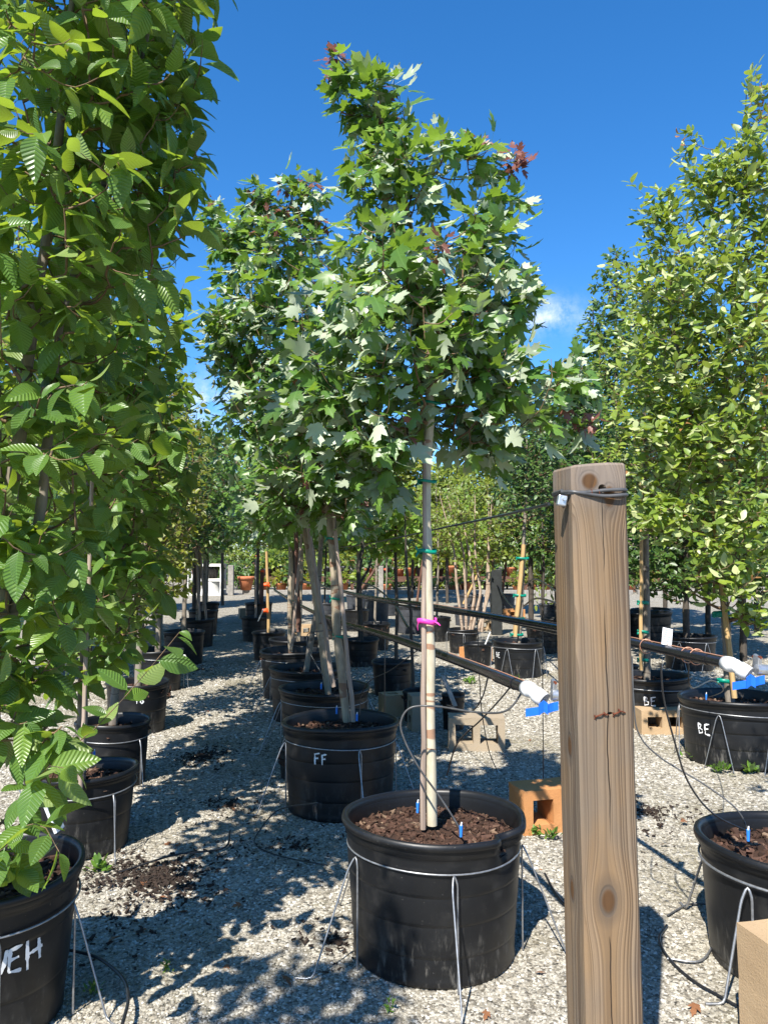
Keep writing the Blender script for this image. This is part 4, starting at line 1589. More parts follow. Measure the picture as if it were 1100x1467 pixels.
hb = P(12, 1235, 2.42)
horn = tree('hornbeam_tree', 'large leaved hornbeam with ribbed leaves growing in the JEH pot', 'tree', (-1.3, 2.58, 0.40), [
    [(-1.30, 2.58, 0.38, 0.027), (-1.25, 2.50, 1.0, 0.025), (-1.17, 2.40, 1.7, 0.021), (-1.10, 2.42, 2.4, 0.016), (-1.02, 2.42, 3.2, 0.010), (-0.98, 2.42, 4.0, 0.005)],
    [(-1.24, 2.48, 1.15, 0.018), (-1.10, 2.45, 1.6, 0.016), (-1.06, 2.50, 2.3, 0.013), (-0.86, 2.55, 3.0, 0.008), (-0.72, 2.55, 3.7, 0.004)],
    [(-1.23, 2.48, 1.3, 0.017), (-1.24, 2.45, 2.0, 0.014), (-1.30, 2.45, 2.8, 0.009), (-1.36, 2.45, 3.6, 0.004)]],
    [((-0.96, 2.42, 3.35), (0.44, 0.50, 0.62), 120), ((-1.00, 2.42, 2.62), (0.42, 0.52, 0.50), 90), ((-1.10, 2.42, 1.95), (0.31, 0.45, 0.45), 54), ((-1.14, 2.40, 1.42), (0.25, 0.36, 0.32), 30),
     ((-1.12, 2.36, 1.0), (0.22, 0.28, 0.26), 18), ((-1.22, 2.30, 0.66), (0.20, 0.16, 0.13), 7), ((-0.74, 2.45, 3.05), (0.18, 0.3, 0.5), 28), ((-1.5, 2.42, 2.6), (0.3, 0.4, 1.0), 36)],
    'hornbeam', 'hornbeam', 0.12, 3, group='hornbeams of the left row', spacing=0.044, dens=2.7, droop=0.8, flip=0.14, n_obj=300, bark='grey_bark', crown_from=0.62, upness=0.7,
    custom=[[P(40, 1120, 2.38), P(130, 1050, 2.34), P(200, 975, 2.3), P(258, 905, 2.26)], [P(20, 1150, 2.40), P(50, 1120, 2.25), P(75, 1095, 2.15), P(92, 1100, 2.1)], [P(22, 1190, 2.4), P(50, 1180, 2.2), P(70, 1190, 2.12), P(85, 1220, 2.08)]],
    tipfrac=0.85, light=(0.0, -0.35, 0), sides=10)
lt = ['leafy hornbeam in shade behind the JEH hornbeam, grey trunk in mulch', 'hornbeam third along the left row with low leaves over the hoop']
hs = [(ROWL[1], 0.135, 150), (ROWL[2], 0.12, 110)]
for i, ((x, d, R, H, tp), s, no) in enumerate(hs):
    tree('hornbeam_tree', lt[i], 'tree', (x, d, H - 0.09), [[(x, d, H - 0.1, 0.03), (x + 0.02, d, 1.3, 0.026), (x + 0.03, d, 2.3, 0.018), (x + 0.05, d, 3.6, 0.006)], [(x, d, 1.1, 0.018), (x - 0.12, d + 0.05, 1.9, 0.013), (x - 0.2, d, 3.0, 0.006)]],
         [((x + 0.0, d, 2.9), (0.50, 0.6, 0.75), 86), ((x + 0.05, d, 2.1), (0.50, 0.6, 0.5), 72), ((x + 0.02, d, 1.4), (0.42, 0.45, 0.4), 40), ((x, d - 0.1, 1.0), (0.3, 0.3, 0.22), 12)], 'hornbeam', 'hornbeam', s, 80 + i,
         group='hornbeams of the left row', spacing=0.058, dens=3.6, droop=0.7, flip=0.12, n_obj=no, crown_from=0.8, upness=0.7, light=(0.0, -0.3, 0))
spec = [(ROWL[3], 'elm', 'yellowleaf', 0.085, 'yellow green small leaved tree rising behind the pot marked 8', 3.35, 0.6), (ROWL[4], 'elm', 'yellowleaf', 0.09, 'yellow green tree in the tall pot beside the tiny black pot', 3.1, 0.62),
        (ROWL[5], 'elm', 'elm_dark', 0.10, 'dark glossy tree in the left row past the tiny pot', 3.3, 0.75), (ROWL[6], 'maple', 'maple', 0.12, 'shaded tree with twin pale stakes near the far end of left row', 3.3, 0.8),
        (ROWL[7], 'elm', 'elm_dark', 0.11, 'dark round tree second from last along the left row', 3.2, 0.8), (ROWL[8], 'maple', 'maple', 0.12, 'last maple of the left row, red young leaves at its top', 3.5, 0.8)]
for i, ((x, d, R, H, tp), k, mt, s, lb, top, w) in enumerate(spec):
    low = 1.0 if i < 2 else 1.55
    tree('row_tree', lb, 'tree', (x, d, H - 0.09), [[(x, d, H - 0.1, 0.034), (x + 0.02, d, 1.6, 0.028), (x, d, top - 0.2, 0.007)]],
         [((x, d, (top + low) / 2 + 0.2), (w, w, (top - low) / 2), 120), ((x, d, low + 0.35), (w * 0.8, w * 0.8, 0.35), 40)], k, mt, s, 90 + i, group='trees along the left row', spacing=0.042, dens=4.2, crown_from=low - 0.1,
         young=0.04 if k == 'maple' else 0.0, n_obj=0, flip=0.15, upness=0.7)
stake('pale stake crossing another at the far end of the left row', (-3.02, 12.7, 0.4), (-3.10, 12.7, 1.75), 0.022)
stake('pale stake leaning across its twin at the far left row', (-2.92, 12.75, 0.4), (-3.06, 12.75, 1.75), 0.02)
stake('thin grey stake in the shaded pot behind the JEH pot', (-1.47, 3.8, 0.34), (-1.45, 3.82, 2.0), 0.011)

# a hornbeam of the same row stands nearer than the view reaches: its crown shades the gravel in front
tree('hornbeam_tree', 'hornbeam nearer than the JEH hornbeam, casting leafy shade on the front gravel', 'tree', (-1.2, 0.3, 0.44), [[(-1.2, 0.3, 0.42, 0.026), (-1.2, 0.3, 1.5, 0.02), (-1.2, 0.3, 3.5, 0.006)]],
     [((-1.2, 0.3, 2.9), (0.36, 0.42, 0.6), 90), ((-1.2, 0.3, 2.3), (0.3, 0.36, 0.4), 36)], 'hornbeam', 'hornbeam', 0.12, 33, group='hornbeams of the left row', spacing=0.08, droop=0.7)
pot('black pot nearer than the JEH pot in the left row', (-1.2, 0.3, 0), 0.28, 0.52, seed=77, detail=0)

# ================================================================== the right row
ROWR = [(1.56, 2.92, 0.37, 0.445), (2.61, 5.75, 0.405, 0.46), (2.38, 7.0, 0.36, 0.43), (1.67, 9.7, 0.312, 0.44)]
rl = ['black pot cut by the right edge with a blue dripper in its mulch', 'wide low black pot marked BE, green weeds at its base', 'black pot marked BE standing half behind the thick post', 'black pot in the distance with a yellow pine stake and green ties']
BE = shift(T_B, -0.040) + shift(T_E, 0.010)
rt = [None, (shift(BE, 0, 1.1), face_cam(ROWR[1], -0.62), 0.22, 0.011), (shift(BE, 0, 1.1), face_cam(ROWR[2], 0.02), 0.21, 0.011), (shift(BE, 0, 0.9), face_cam(ROWR[3], -0.95), 0.24, 0.010)]
for i, (x, d, R, H) in enumerate(ROWR):
    pot(rl[i], (x, d, 0), R, H, taper=0.92 if i else 0.90, seed=120 + i, text=rt[i], detail=2 if i < 3 else 1, ribs=(0.28, 0.52, 0.72) if i else (0.06,), tilt=(2, 2, 1, 0)[i])
stand('wire stand with one tall leg round the pot at the right edge', (ROWR[0][0], ROWR[0][1], 0), 0.366, 0.36, (-2.55, -1.3, 0.6, 2.2), splay=0.14, gauge=0.005)
stand('wire stand of inverted V legs round the wide BE pot', (ROWR[1][0], ROWR[1][1], 0), 0.405, 0.385, (-1.42, -2.3, 2.95, -0.6, 0.5, 1.8), kind='vee', spread=0.20)
stand('wire stand round the BE pot behind the thick post', (ROWR[2][0], ROWR[2][1], 0), 0.365, 0.34, (-0.55, -2.7, 0.6, 2.0), kind='vee', spread=0.2)
stand('wire stand of inverted V legs round the pot with the yellow stake', (ROWR[3][0], ROWR[3][1], 0), 0.315, 0.36, (-1.0, -2.15, 0.0, 3.1, 1.4), kind='vee', spread=0.17)

elm1 = tree('elm_tree', 'tall pale green elm growing in the wide BE pot at the right', 'tree', (2.56, 5.72, 0.39), [
    [(2.545, 5.72, 0.38, 0.036), (2.53, 5.72, 0.95, 0.034), (2.50, 5.74, 1.6, 0.028), (2.55, 5.76, 2.6, 0.02), (2.72, 5.8, 3.8, 0.012), (2.82, 5.8, 5.1, 0.004)],
    [(2.50, 5.74, 1.7, 0.02), (2.30, 5.7, 2.5, 0.014), (2.15, 5.65, 3.2, 0.009), (2.05, 5.6, 3.8, 0.005)]], [
    E(1084, 160, 5.7, 20, 66, 0.12, 14), E(1060, 240, 5.6, 46, 50, 0.3, 34), E(1020, 270, 5.6, 46, 50, 0.3, 34), E(945, 305, 5.55, 36, 44, 0.2, 22), E(985, 215, 5.7, 12, 30, 0.1, 5), E(1080, 330, 5.7, 60, 100, 0.5, 64),
    E(985, 400, 5.6, 92, 80, 0.6, 95), E(1060, 480, 5.5, 90, 90, 0.6, 85), E(960, 520, 5.6, 82, 80, 0.5, 70), E(1050, 620, 5.5, 115, 90, 0.6, 105), E(965, 640, 5.6, 62, 80, 0.4, 52), E(1040, 740, 5.5, 90, 62, 0.5, 62),
    E(1055, 820, 5.5, 75, 50, 0.45, 42), E(940, 735, 5.5, 40, 40, 0.3, 20), E(1150, 450, 5.7, 80, 260, 0.6, 120), E(1090, 880, 5.4, 34, 26, 0.2, 10)],
    'elm', 'elm', 0.098, 21, group='potted elms of the right row', spacing=0.036, dens=3.4, droop=0.25, flip=0.3, n_obj=300, bark='grey_bark', crown_from=0.95, young=0.03, upness=0.75, light=(-0.3, -0.6, 0),
    custom=[[P(1040, 700, 5.7), P(985, 640, 5.4), P(935, 610, 5.3), P(905, 600, 5.25)], [P(1040, 740, 5.7), P(980, 720, 5.4), P(930, 745, 5.3), P(905, 755, 5.25)], [P(1050, 560, 5.7), P(1030, 470, 5.4), P(1010, 410, 5.3), P(985, 390, 5.25)]]
    + [[P(x0, y0, 5.6), P((x0 * 2 + x1) / 3, (y0 * 2 + y1) / 3 - 6, 5.5), P((x0 + x1 * 2) / 3 + 4, (y0 + y1 * 2) / 3 - 2, 5.45), P(x1, y1, 5.42)] for x0, y0, x1, y1 in
       ((975, 345, 902, 262), (990, 330, 930, 268), (1010, 300, 972, 192), (1050, 240, 1086, 92), (950, 430, 868, 378), (955, 500, 878, 440), (950, 570, 872, 520), (950, 640, 868, 585), (940, 700, 880, 668), (1000, 420, 955, 300),
        (1040, 380, 1022, 262), (1075, 330, 1060, 200), (1090, 300, 1098, 150), (1010, 520, 962, 440), (1060, 520, 1046, 400), (1000, 640, 938, 560), (1080, 640, 1060, 520), (1040, 700, 985, 610), (990, 790, 925, 770), (1060, 780, 1010, 700))], tipfrac=0.92)
for py in (880, 975):
    q = P(1033 + (py - 880) * 0.06, py, 5.70)
    tie(elm1, q, 0.058, 0.045, 0.0, h=0.045 if py == 880 else 0.03)
stake('yellow pine stake crossing the elm trunk in the wide BE pot', P(1052, 1000, 5.62), P(1018, 700, 5.68), 0.021, 'stake_pine', square=True)

elm2 = tree('elm_tree', 'darker elm in the BE pot half behind the thick post', 'tree', (2.38, 7.0, 0.35), [
    [(2.37, 7.0, 0.34, 0.034), (2.37, 7.0, 1.5, 0.028), (2.38, 7.0, 2.8, 0.018), (2.40, 7.0, 4.2, 0.005)]],
    [E(930, 420, 7.0, 70, 75, 0.5, 60), E(915, 520, 7.0, 80, 80, 0.6, 75), E(905, 630, 7.0, 70, 80, 0.6, 70), E(930, 720, 7.0, 60, 50, 0.5, 46), E(980, 600, 7.1, 70, 140, 0.6, 70)],
    'elm', 'elm', 0.085, 22, group='potted elms of the right row', spacing=0.038, dens=3.6, droop=0.25, flip=0.15, n_obj=200, bark='grey_bark', crown_from=1.5, upness=0.75, tipfrac=0.85)
stake('tan stake beside the grey trunk of the elm behind the thick post', P(918, 960, 6.95), P(918, 640, 6.95), 0.017, 'stake_pine')
for py in (745, 863, 905, 945):
    q = P(921, py, 6.97)
    tie(elm2, q, 0.048, 0.04, 0.0, h=0.03)
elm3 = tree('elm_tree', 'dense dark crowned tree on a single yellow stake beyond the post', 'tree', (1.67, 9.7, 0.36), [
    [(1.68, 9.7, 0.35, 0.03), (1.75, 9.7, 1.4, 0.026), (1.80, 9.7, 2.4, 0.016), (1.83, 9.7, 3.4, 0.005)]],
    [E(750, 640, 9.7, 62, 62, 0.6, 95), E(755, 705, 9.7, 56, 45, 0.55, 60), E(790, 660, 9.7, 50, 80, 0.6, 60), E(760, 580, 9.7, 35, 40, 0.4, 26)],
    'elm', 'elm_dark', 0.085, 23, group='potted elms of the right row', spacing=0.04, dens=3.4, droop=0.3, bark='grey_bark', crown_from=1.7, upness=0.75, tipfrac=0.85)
stake('yellow pine stake with green ties in the pot beyond the post', P(738, 912, 9.64), P(750, 780, 9.66), 0.034, 'stake_pine', square=True)
for py in (800, 853, 886, 909):
    q = P(742 + (886 - py) * 0.075, py, 9.67)
    tie(elm3, q, 0.078, 0.05, 0.0, h=0.03)
# the elm of the pot at the right edge: its crown hangs just outside the view
tree('elm_tree', 'elm above the pot at the right edge, twigs reaching in at the top', 'tree', (1.66, 2.95, 0.38), [[(1.66, 2.95, 0.37, 0.03), (1.70, 2.95, 1.6, 0.024), (1.74, 2.95, 3.0, 0.012), (1.78, 2.95, 3.8, 0.005)]],
     [((1.86, 2.95, 2.6), (0.36, 0.45, 0.7), 50), ((1.84, 3.0, 3.3), (0.3, 0.4, 0.5), 24)], 'elm', 'elm', 0.07, 24, group='potted elms of the right row', spacing=0.055, dens=1.5, droop=0.25, crown_from=1.8)

# ================================================================== irrigation pipes on the posts


def pipe(label, tube_pts, end, d_end, blue_dx, bracket_label):
    root = thing('irrigation_pipe', label, 'irrigation pipe', end, 0, 'irrigation pipes')
    o = Vector(end)
    MB().tube([p - o for p in smooth_path(tube_pts, 6)], 0.0178, 14).build('tube', MAT['pipe'], root)
    ax = (tube_pts[0] - tube_pts[1]).normalized()
    MB().tube([ax * -0.30 + Vector((0, 0, 0.0)), ax * -0.13], 0.0205, 14).build('coupling', MAT['pipe'], root)
    el = MB()
    e1 = Vector((0.62, -0.62, -0.48)).normalized()
    n = 20

    def socket(o_, di, prof):
        u = di.orthogonal().normalized()
        w = di.cross(u)
        el.add([o_ + di * t + (u * math.cos(6.2832 * k / n) + w * math.sin(6.2832 * k / n)) * q for t, q in prof for k in range(n)], ring_quads(len(prof), n), True)
        return u, w
    socket(Vector(), ax, [(-0.045, 0.019), (-0.045, 0.0245), (-0.012, 0.0245), (-0.010, 0.0215), (0.010, 0.0205), (0.018, 0.015), (0.021, 0.002)])
    u, w = socket(Vector(), e1, [(-0.012, 0.012), (0.006, 0.0215), (0.016, 0.0215), (0.017, 0.0245), (0.050, 0.0245), (0.050, 0.0195), (0.022, 0.0180)])
    el.add([e1 * 0.022 + (u * math.cos(6.2832 * k / n) + w * math.sin(6.2832 * k / n)) * 0.018 for k in range(n)], [tuple(range(n))])
    el.build('end_fitting', MAT['pvc'], root)
    # folded strip of blue tape hanging under the fitting
    tp = MB()

    def strip(pts, h):
        vs = []
        for p_ in pts:
            vs += [Vector(p_) + Vector((0, 0, h / 2)), Vector(p_) - Vector((0, 0, h / 2)), Vector(p_) + Vector((0, 0.003, -h / 2)), Vector(p_) + Vector((0, 0.003, h / 2))]
        fs = [(4 * i + k, 4 * i + (k + 1) % 4, 4 * i + 4 + (k + 1) % 4, 4 * i + 4 + k) for i in range(len(pts) - 1) for k in range(4)]
        tp.add(vs, fs + [(0, 1, 2, 3), tuple(len(vs) - 4 + k for k in (3, 2, 1, 0))])
    strip([(blue_dx - 0.048, -0.046, -0.058), (blue_dx - 0.012, -0.060, -0.050)], 0.024)
    strip([(blue_dx - 0.012, -0.063, -0.046), (blue_dx + 0.004, -0.058, -0.036), (blue_dx + 0.016, -0.062, -0.044)], 0.034)
    strip([(blue_dx + 0.012, -0.056, -0.046), (blue_dx + 0.034, -0.050, -0.040), (blue_dx + 0.048, -0.056, -0.036)], 0.026)
    tp.build('blue_tape', MAT['blue'], root)
    br = thing('pipe_bracket', bracket_label, 'bracket', o + Vector((0.062, -0.02, 0.005)), 0, 'galvanised pipe brackets')
    MB().box((0, 0, 0), (0.012, 0.04, 0.06), Matrix.Rotation(0.25, 3, 'X')).build('plate', MAT['metal'], br, bevel=0.003)
    MB().tube([(-0.01, -0.015, -0.012), (0.034, -0.012, -0.016)], 0.017, 12).build('sleeve', MAT['metal'], br)
    MB().tube([(0.0, -0.027, 0.026), (0.0, 0.024, 0.022)], 0.005, 6).build('bolt', MAT['rust'], br)
    return root


def along(x, d, z, dd, sag=0.0, zs=None):
    return Vector((x - 0.22 * dd, d + dd, z - sag))


p1 = [along(0.452, 2.38, 1.086, k, s) for k, s in ((0, 0), (0.5, 0.005), (1.2, 0.02), (2.2, 0.05), (3.4, 0.10), (5.0, 0.14), (7.5, 0.16), (10, 0.15))]
pipe1 = pipe('black irrigation pipe ending in white fitting left of the thick post', p1, p1[0], 3.1, 0.02, 'galvanised bracket between the white pipe end and the thick post')
p2 = [along(1.118, 2.48, 1.148, k, s) for k, s in ((0, 0), (0.6, -0.004), (1.3, 0.0), (2.4, 0.02), (4.0, 0.05), (6.0, 0.10), (9, 0.12), (13, 0.13))]
pipe2 = pipe('black irrigation pipe ending in white fitting at the right edge', p2, p2[0], 3.1, 0.02, 'galvanised bracket past the white pipe end at the right edge')
line('water_hose', [a + Vector((0.02, 0.02, -0.028 + 0.012 * math.sin(i * 2.1))) for i, a in enumerate(p2[2:])], 0.010, 'rubber', 'thin black hose slung under the right irrigation pipe', 'hose')
line('support_wire', [a + Vector((0, 0, 0.021)) for a in p1[:6]], 0.0017, 'copper', 'thin reddish wire laid along the left irrigation pipe', 'wire', 'wires on the pipes')
line('support_wire', [a + Vector((0, 0, 0.021)) for a in p2[:5]], 0.0017, 'copper', 'thin reddish wire laid along the right irrigation pipe', 'wire', 'wires on the pipes')
for i, (k, lb) in enumerate(((0.62, 'single'), (0.42, 'left'), (0.36, 'right'))):
    c = along(1.118, 2.48, 1.148, {0: 0.50, 1: 0.24, 2: 0.19}[i])
    pts = [c + Vector((0.026 * math.cos(a) + 0.010 * a / 6, 0.005 * a, 0.028 * math.sin(a))) for a in np.linspace(-0.6, 5.2, 16)]
    o = MB().tube(pts, 0.0018, 6).build('wire_loop', MAT['copper'])
    tag(o, ['copper coloured wire loop by the white label on the right pipe', 'copper coloured wire loop, left of a close pair on the right pipe', 'copper coloured wire loop nearest the right white pipe end'][i], 'wire loop', 'copper wire loops')
c = along(1.118, 2.48, 1.148, 0.37)
lab = thing('plant_label', 'white printed label sticking up from the right irrigation pipe', 'label', c + Vector((0, 0, 0.022)))
Rl = Matrix.Rotation(0.22, 3, 'Y') @ Matrix.Rotation(-0.3, 3, 'X')
MB().box(Rl @ Vector((0, 0, 0.031)), (0.037, 0.002, 0.064), Rl).build('card', MAT['label'], lab)
for k in range(6):
    MB().box(Rl @ Vector((-0.003 + 0.002 * (k % 2), -0.0018, 0.054 - 0.008 * k)), (0.027 - 0.005 * (k % 3), 0.0008, 0.0028), Rl).build('print_line', MAT['print'], lab)

# drip tubes
dt = [
    ([P(660, 1190, 2.88), P(645, 1165, 2.88), P(625, 1135, 2.88), P(600, 1100, 2.86), P(580, 1062, 2.86), P(574, 1035, 2.86), P(588, 1014, 2.86), P(625, 1012, 2.84), P(680, 1020, 2.66), P(725, 1018, 2.52), P(752, 985, 2.50)], 0.0036, 'grey_tube', 'grey drip tube looping from the left pipe round the front maple trunk'),
    ([P(742, 968, 2.58), P(722, 995, 2.6), P(690, 1030, 2.7), P(655, 1065, 2.9), P(640, 1110, 3.2)], 0.003, 'rubber', 'black drip tube slanting down from the left pipe to the gravel'),
    ([P(700, 965, 2.83), P(690, 1000, 2.85), P(672, 1020, 2.95), P(640, 1010, 3.2)], 0.003, 'rubber', 'short black drip tube drooping from the middle of the left pipe'),
    ([P(905, 940, 3.02), P(907, 1000, 3.0), P(914, 1050, 3.0), P(945, 1085, 3.0), P(1010, 1125, 2.95), P(1055, 1160, 2.9), P(1073, 1195, 2.9)], 0.003, 'grey_tube', 'long drip tube swinging from the right pipe into the pot at the right edge'),
    ([P(946, 950, 2.83), P(950, 1000, 2.84), P(965, 1060, 2.85), P(985, 1120, 2.87), P(1020, 1165, 2.88), P(1072, 1192, 2.9)], 0.0036, 'rubber', 'black drip tube hanging straighter from the right pipe to the blue dripper'),
    ([P(985, 950, 2.7), P(990, 985, 2.8), P(1020, 975, 3.2), P(1035, 990, 4.3), P(1012, 1000, 5.6)], 0.003, 'rubber', 'black drip tube from the right pipe into the wide BE pot'),
    ([P(803, 900, 3.75), P(804, 1000, 3.75), P(803, 1120, 3.75)], 0.0032, 'rubber', 'thin black tube hanging plumb beside the left edge of the thick post'),
    ([P(777, 892, 3.98), P(777, 985, 4.0), P(778, 1115, 4.35)], 0.0028, 'rubber', 'thin black tube hanging straight behind the orange block'),
    ([P(683, 875, 4.9), P(686, 960, 4.9), P(690, 1020, 4.95), P(700, 1075, 5.1), P(712, 1105, 5.2)], 0.0032, 'rubber', 'thin black tube dropping past the twin holed block'),
    ([P(552, 905, 4.55), P(551, 960, 4.6), P(551, 1020, 5.2)], 0.003, 'grey_tube', 'grey tube hanging from the left pipe beside the tan block'),
    ([P(515, 1025, 4.6), P(518, 995, 4.6), P(530, 975, 4.5), P(560, 960, 4.3), P(600, 930, 3.9)], 0.003, 'rubber', 'black drip tube arching out of the FF pot'),
    ([P(464, 970, 5.45), P(452, 950, 5.5), P(442, 930, 5.55), P(440, 912, 5.6), P(452, 905, 5.6), P(520, 900, 5.3)], 0.004, 'grey_tube', 'pale drip tube looping above the pot of the leaning maple'),
    ([P(585, 900, 6.4), P(560, 860, 9), P(530, 838, 11), P(500, 832, 13)], 0.012, 'rubber', 'black hose running level behind the maple trunks'),
    ([P(455, 1150, 3.9), P(400, 1160, 4.2), P(372, 1190, 4.15), P(366, 1220, 4.05), P(400, 1235, 3.9), P(470, 1240, 3.7)], 0.0035, 'rubber', 'dark tube lying on the gravel beside the FF pot'),
    ([P(96, 1360, 2.9), P(140, 1372, 2.88), P(175, 1400, 2.75), P(184, 1430, 2.6), P(176, 1467, 2.45)], 0.006, 'rubber', 'dark hose curving over the gravel by the JEH pot'),
    ([P(170, 1250, 3.7), P(250, 1225, 3.85), P(320, 1215, 3.95), P(330, 1190, 4.1)], 0.005, 'rubber', 'dark hose lying in the shade behind the JEH pot'),
]
for pts, r, mt, lb in dt:
    pts = [Vector((p.x, p.y, max(p.z, 0.012))) for p in pts]
    line('drip_tube', pts, r, mt, lb, 'tube', 'irrigation tubes')
G2 = lambda a, b: G(a, b) + Vector((0, 0, 0.012))
line('drip_tube', [G2(955, 1316), G2(985, 1300), G2(1018, 1300)], 0.0035, 'grey_tube', 'bent tube end on the gravel near the right edge pot', 'tube', 'irrigation tubes')
line('drip_tube', [G2(955, 1330), G2(944, 1350), G2(958, 1378), G2(990, 1408), G2(1030, 1432), G2(1080, 1460)], 0.005, 'rubber', 'dark hose curving on the gravel beside the right edge block', 'tube', 'irrigation tubes')
line('ground_wire', [G2(955, 1378), G2(1005, 1380), G2(1028, 1340)], 0.004, 'wire', 'galvanised wire lying on the gravel beside the right edge pot', 'wire')
line('drip_tube', [G2(780, 1255), G2(800, 1290), G2(840, 1330)], 0.005, 'rubber', 'dark hose on the gravel right of the dented pot', 'tube', 'irrigation tubes')

dl = ['blue dripper standing in the mulch at the front of the dented pot', 'blue dripper in the mulch behind the nearest maple trunk', 'blue dripper by the FF maple trunk', 'blue dripper left of the FF maple trunk', 'blue dripper in the mulch of the right edge pot', 'blue dripper at the trunk of the leaning maple', 'blue dripper in the wide BE pot',
      'blue dripper low in the shaded pot behind JEH', 'second blue dripper in the shaded pot behind JEH, higher up']
dp = [P(660, 1194, 2.87), P(598, 1160, 3.2), P(511, 1030, 4.6), P(482, 1020, 4.82), P(1071, 1200, 2.85), P(460, 985, 5.95), P(1011, 1000, 5.6), P(112, 1102, 4.05), P(135, 1084, 4.15)]
for q, lb in zip(dp, dl):
    rt_ = thing('drip_emitter', lb, 'dripper', q, 0, 'blue drippers')
    MB().tube([(0, 0, -0.012), (0.001, 0, 0.028)], [0.0055, 0.007], 6).build('spike', MAT['blue_clip'], rt_)
    MB().tube([(0.001, 0, 0.026), (0.003, 0, 0.04)], [0.0035, 0.003], 6).build('nozzle', MAT['label'], rt_)

# ================================================================== concrete blocks
bl = [((0.915, 4.34), 0.26, 'side', 'block_orange', 'bright orange concrete block standing between dented pot and thick post', (0.4, 0.235, 0.2)),
      ((0.715, 6.08), -0.05, 'side', 'block_grey', 'grey tan concrete block on its side showing two square holes', (0.43, 0.25, 0.2)),
      ((2.35, 6.62), 0.0, 'side', 'block_tan', 'tan concrete block peeping out right of the thick post under BE pot', (0.4, 0.2, 0.2)),
      ((0.15, 7.35), 0.35, 'flat', 'block_tan', 'tan block lying flat between small pots left of the maple trunk', (0.36, 0.2, 0.2)),
      ((0.30, 6.72), 0.2, 'end', 'block_grey', 'grey concrete block on end close behind the maple trunk', (0.3, 0.18, 0.16)),
      ((1.20, 2.35), 1.80, 'end', 'block_tan', 'pale tan concrete block standing on end at the lower right corner', (0.375, 0.2, 0.2)),
      ((1.30, 11.0), 0.6, 'side', 'block_orange', 'orange concrete block beside the white slanted board', (0.4, 0.2, 0.25)),
      ((3.12, 18.6), 0.3, 'side', 'block_orange', 'orange block in the distance right of the dark painted post', (0.45, 0.2, 0.28)),
      ((3.2, 14.8), 0.1, 'side', 'block_tan', 'tan block tucked at the left edge of the thick post, far back', (0.4, 0.2, 0.3)),
      ((-1.55, 14.5), 0.2, 'side', 'block_tan', 'tan block behind the twin upright stakes of the maple row', (0.4, 0.2, 0.25)),
      ((-3.2, 18.2), 0.4, 'flat', 'block_grey', 'dark grey block on the path at the far end of the aisle', (0.4, 0.2, 0.25)),
      ((2.1, 15.5), -0.4, 'side', 'block_tan', 'tan block left of the dark painted post, far back', (0.4, 0.2, 0.25))]
for (x, d), rz, lay, mt, lb, sz in bl:
    block(lb, (x, d, 0), rz, lay, mt, size=sz)

# ================================================================== smaller pots and trees between the rows
ms = [  # x, d, R, H, mat, label
    (-0.33, 10.6, 0.26, 0.36, 'pot', 'black pot with a crooked brown trunk, behind the FF maple'),
    (0.09, 8.4, 0.22, 0.36, 'pot', 'low black pot of the thin dark trunk behind the tan block'),
    (0.29, 7.05, 0.12, 0.28, 'pot', 'small black pot just left of the maple trunk'),
    (0.60, 6.75, 0.10, 0.30, 'pot', 'small black pot with a slanted board behind the twin holed block'),
    (1.22, 12.0, 0.23, 0.36, 'pot', 'black pot full of tan birch stems'),
    (1.28, 10.6, 0.20, 0.30, 'pot', 'black pot with a white slanted board, beside the orange block'),
    (-0.15, 17.6, 0.28, 0.5, 'grey_pot', 'grey pot in the open gravel left of the maple trunk'),
    (0.55, 15.0, 0.33, 0.52, 'grey_pot', 'large grey pot seen past the left of the maple trunk'),
    (-0.75, 21.0, 0.28, 0.42, 'grey_pot', 'black rimmed pot behind the other grey pots'),
    (3.75, 17.2, 0.30, 0.42, 'grey_pot', 'grey pot right of the yellow stake near the drive'),
    (3.05, 20.0, 0.34, 0.5, 'grey_pot', 'dark pot behind the far orange block'),
    (2.2, 19.5, 0.30, 0.5, 'grey_pot', 'dark pot behind the tan birch stems'),
    (4.05, 10.3, 0.34, 0.44, 'pot', 'black pot behind the wide BE pot at the right edge'),
    (4.35, 13.0, 0.46, 0.56, 'pot', 'tilted big black pot lying behind the elm trunk'),
    (3.45, 12.6, 0.34, 0.46, 'pot', 'black pot just right of the thick post, behind its wire stand'),
    (5.0, 14.5, 0.36, 0.5, 'pot', 'black pot far back at the right edge'),
    (-2.30, 8.15, 0.055, 0.12, 'pot', 'tiny black pot on the aisle gravel holding a white label'),
    (-1.55, 10.4, 0.10, 0.20, 'pot', 'small dark pot holding a slanted white pipe'),
    (-1.66, 11.2, 0.24, 0.40, 'pot', 'black pot with a stick tied in orange, in the maple row'),
    (-2.25, 13.6, 0.25, 0.42, 'pot', 'black pot with a thin stem far down the maple row'),
    (-2.75, 17.0, 0.30, 0.46, 'pot', 'black pot with stakes last in the maple row'),
    (-0.62, 5.3, 0.09, 0.20, 'pot', 'small dark pot left of the FF pot behind its stand'),
    (-1.0, 14.0, 0.26, 0.4, 'pot', 'black pot behind the maple trunks in the middle distance'),
    (-0.2, 13.0, 0.2, 0.3, 'pot', 'black pot right of the crooked brown trunk'),
    (2.55, 8.3, 0.16, 0.34, 'pot', 'black pot at the left edge of the thick post behind the pipe end'),
    (-4.6, 8.6, 0.3, 0.42, 'grey_pot', 'grey pot beyond the left row, seen under the leaves'),
    (-4.9, 11.5, 0.3, 0.45, 'grey_pot', 'grey pot beside the square grey post in the left row'),
    (-0.95, 3.0, 0.2, 0.3, 'pot', ''),
]
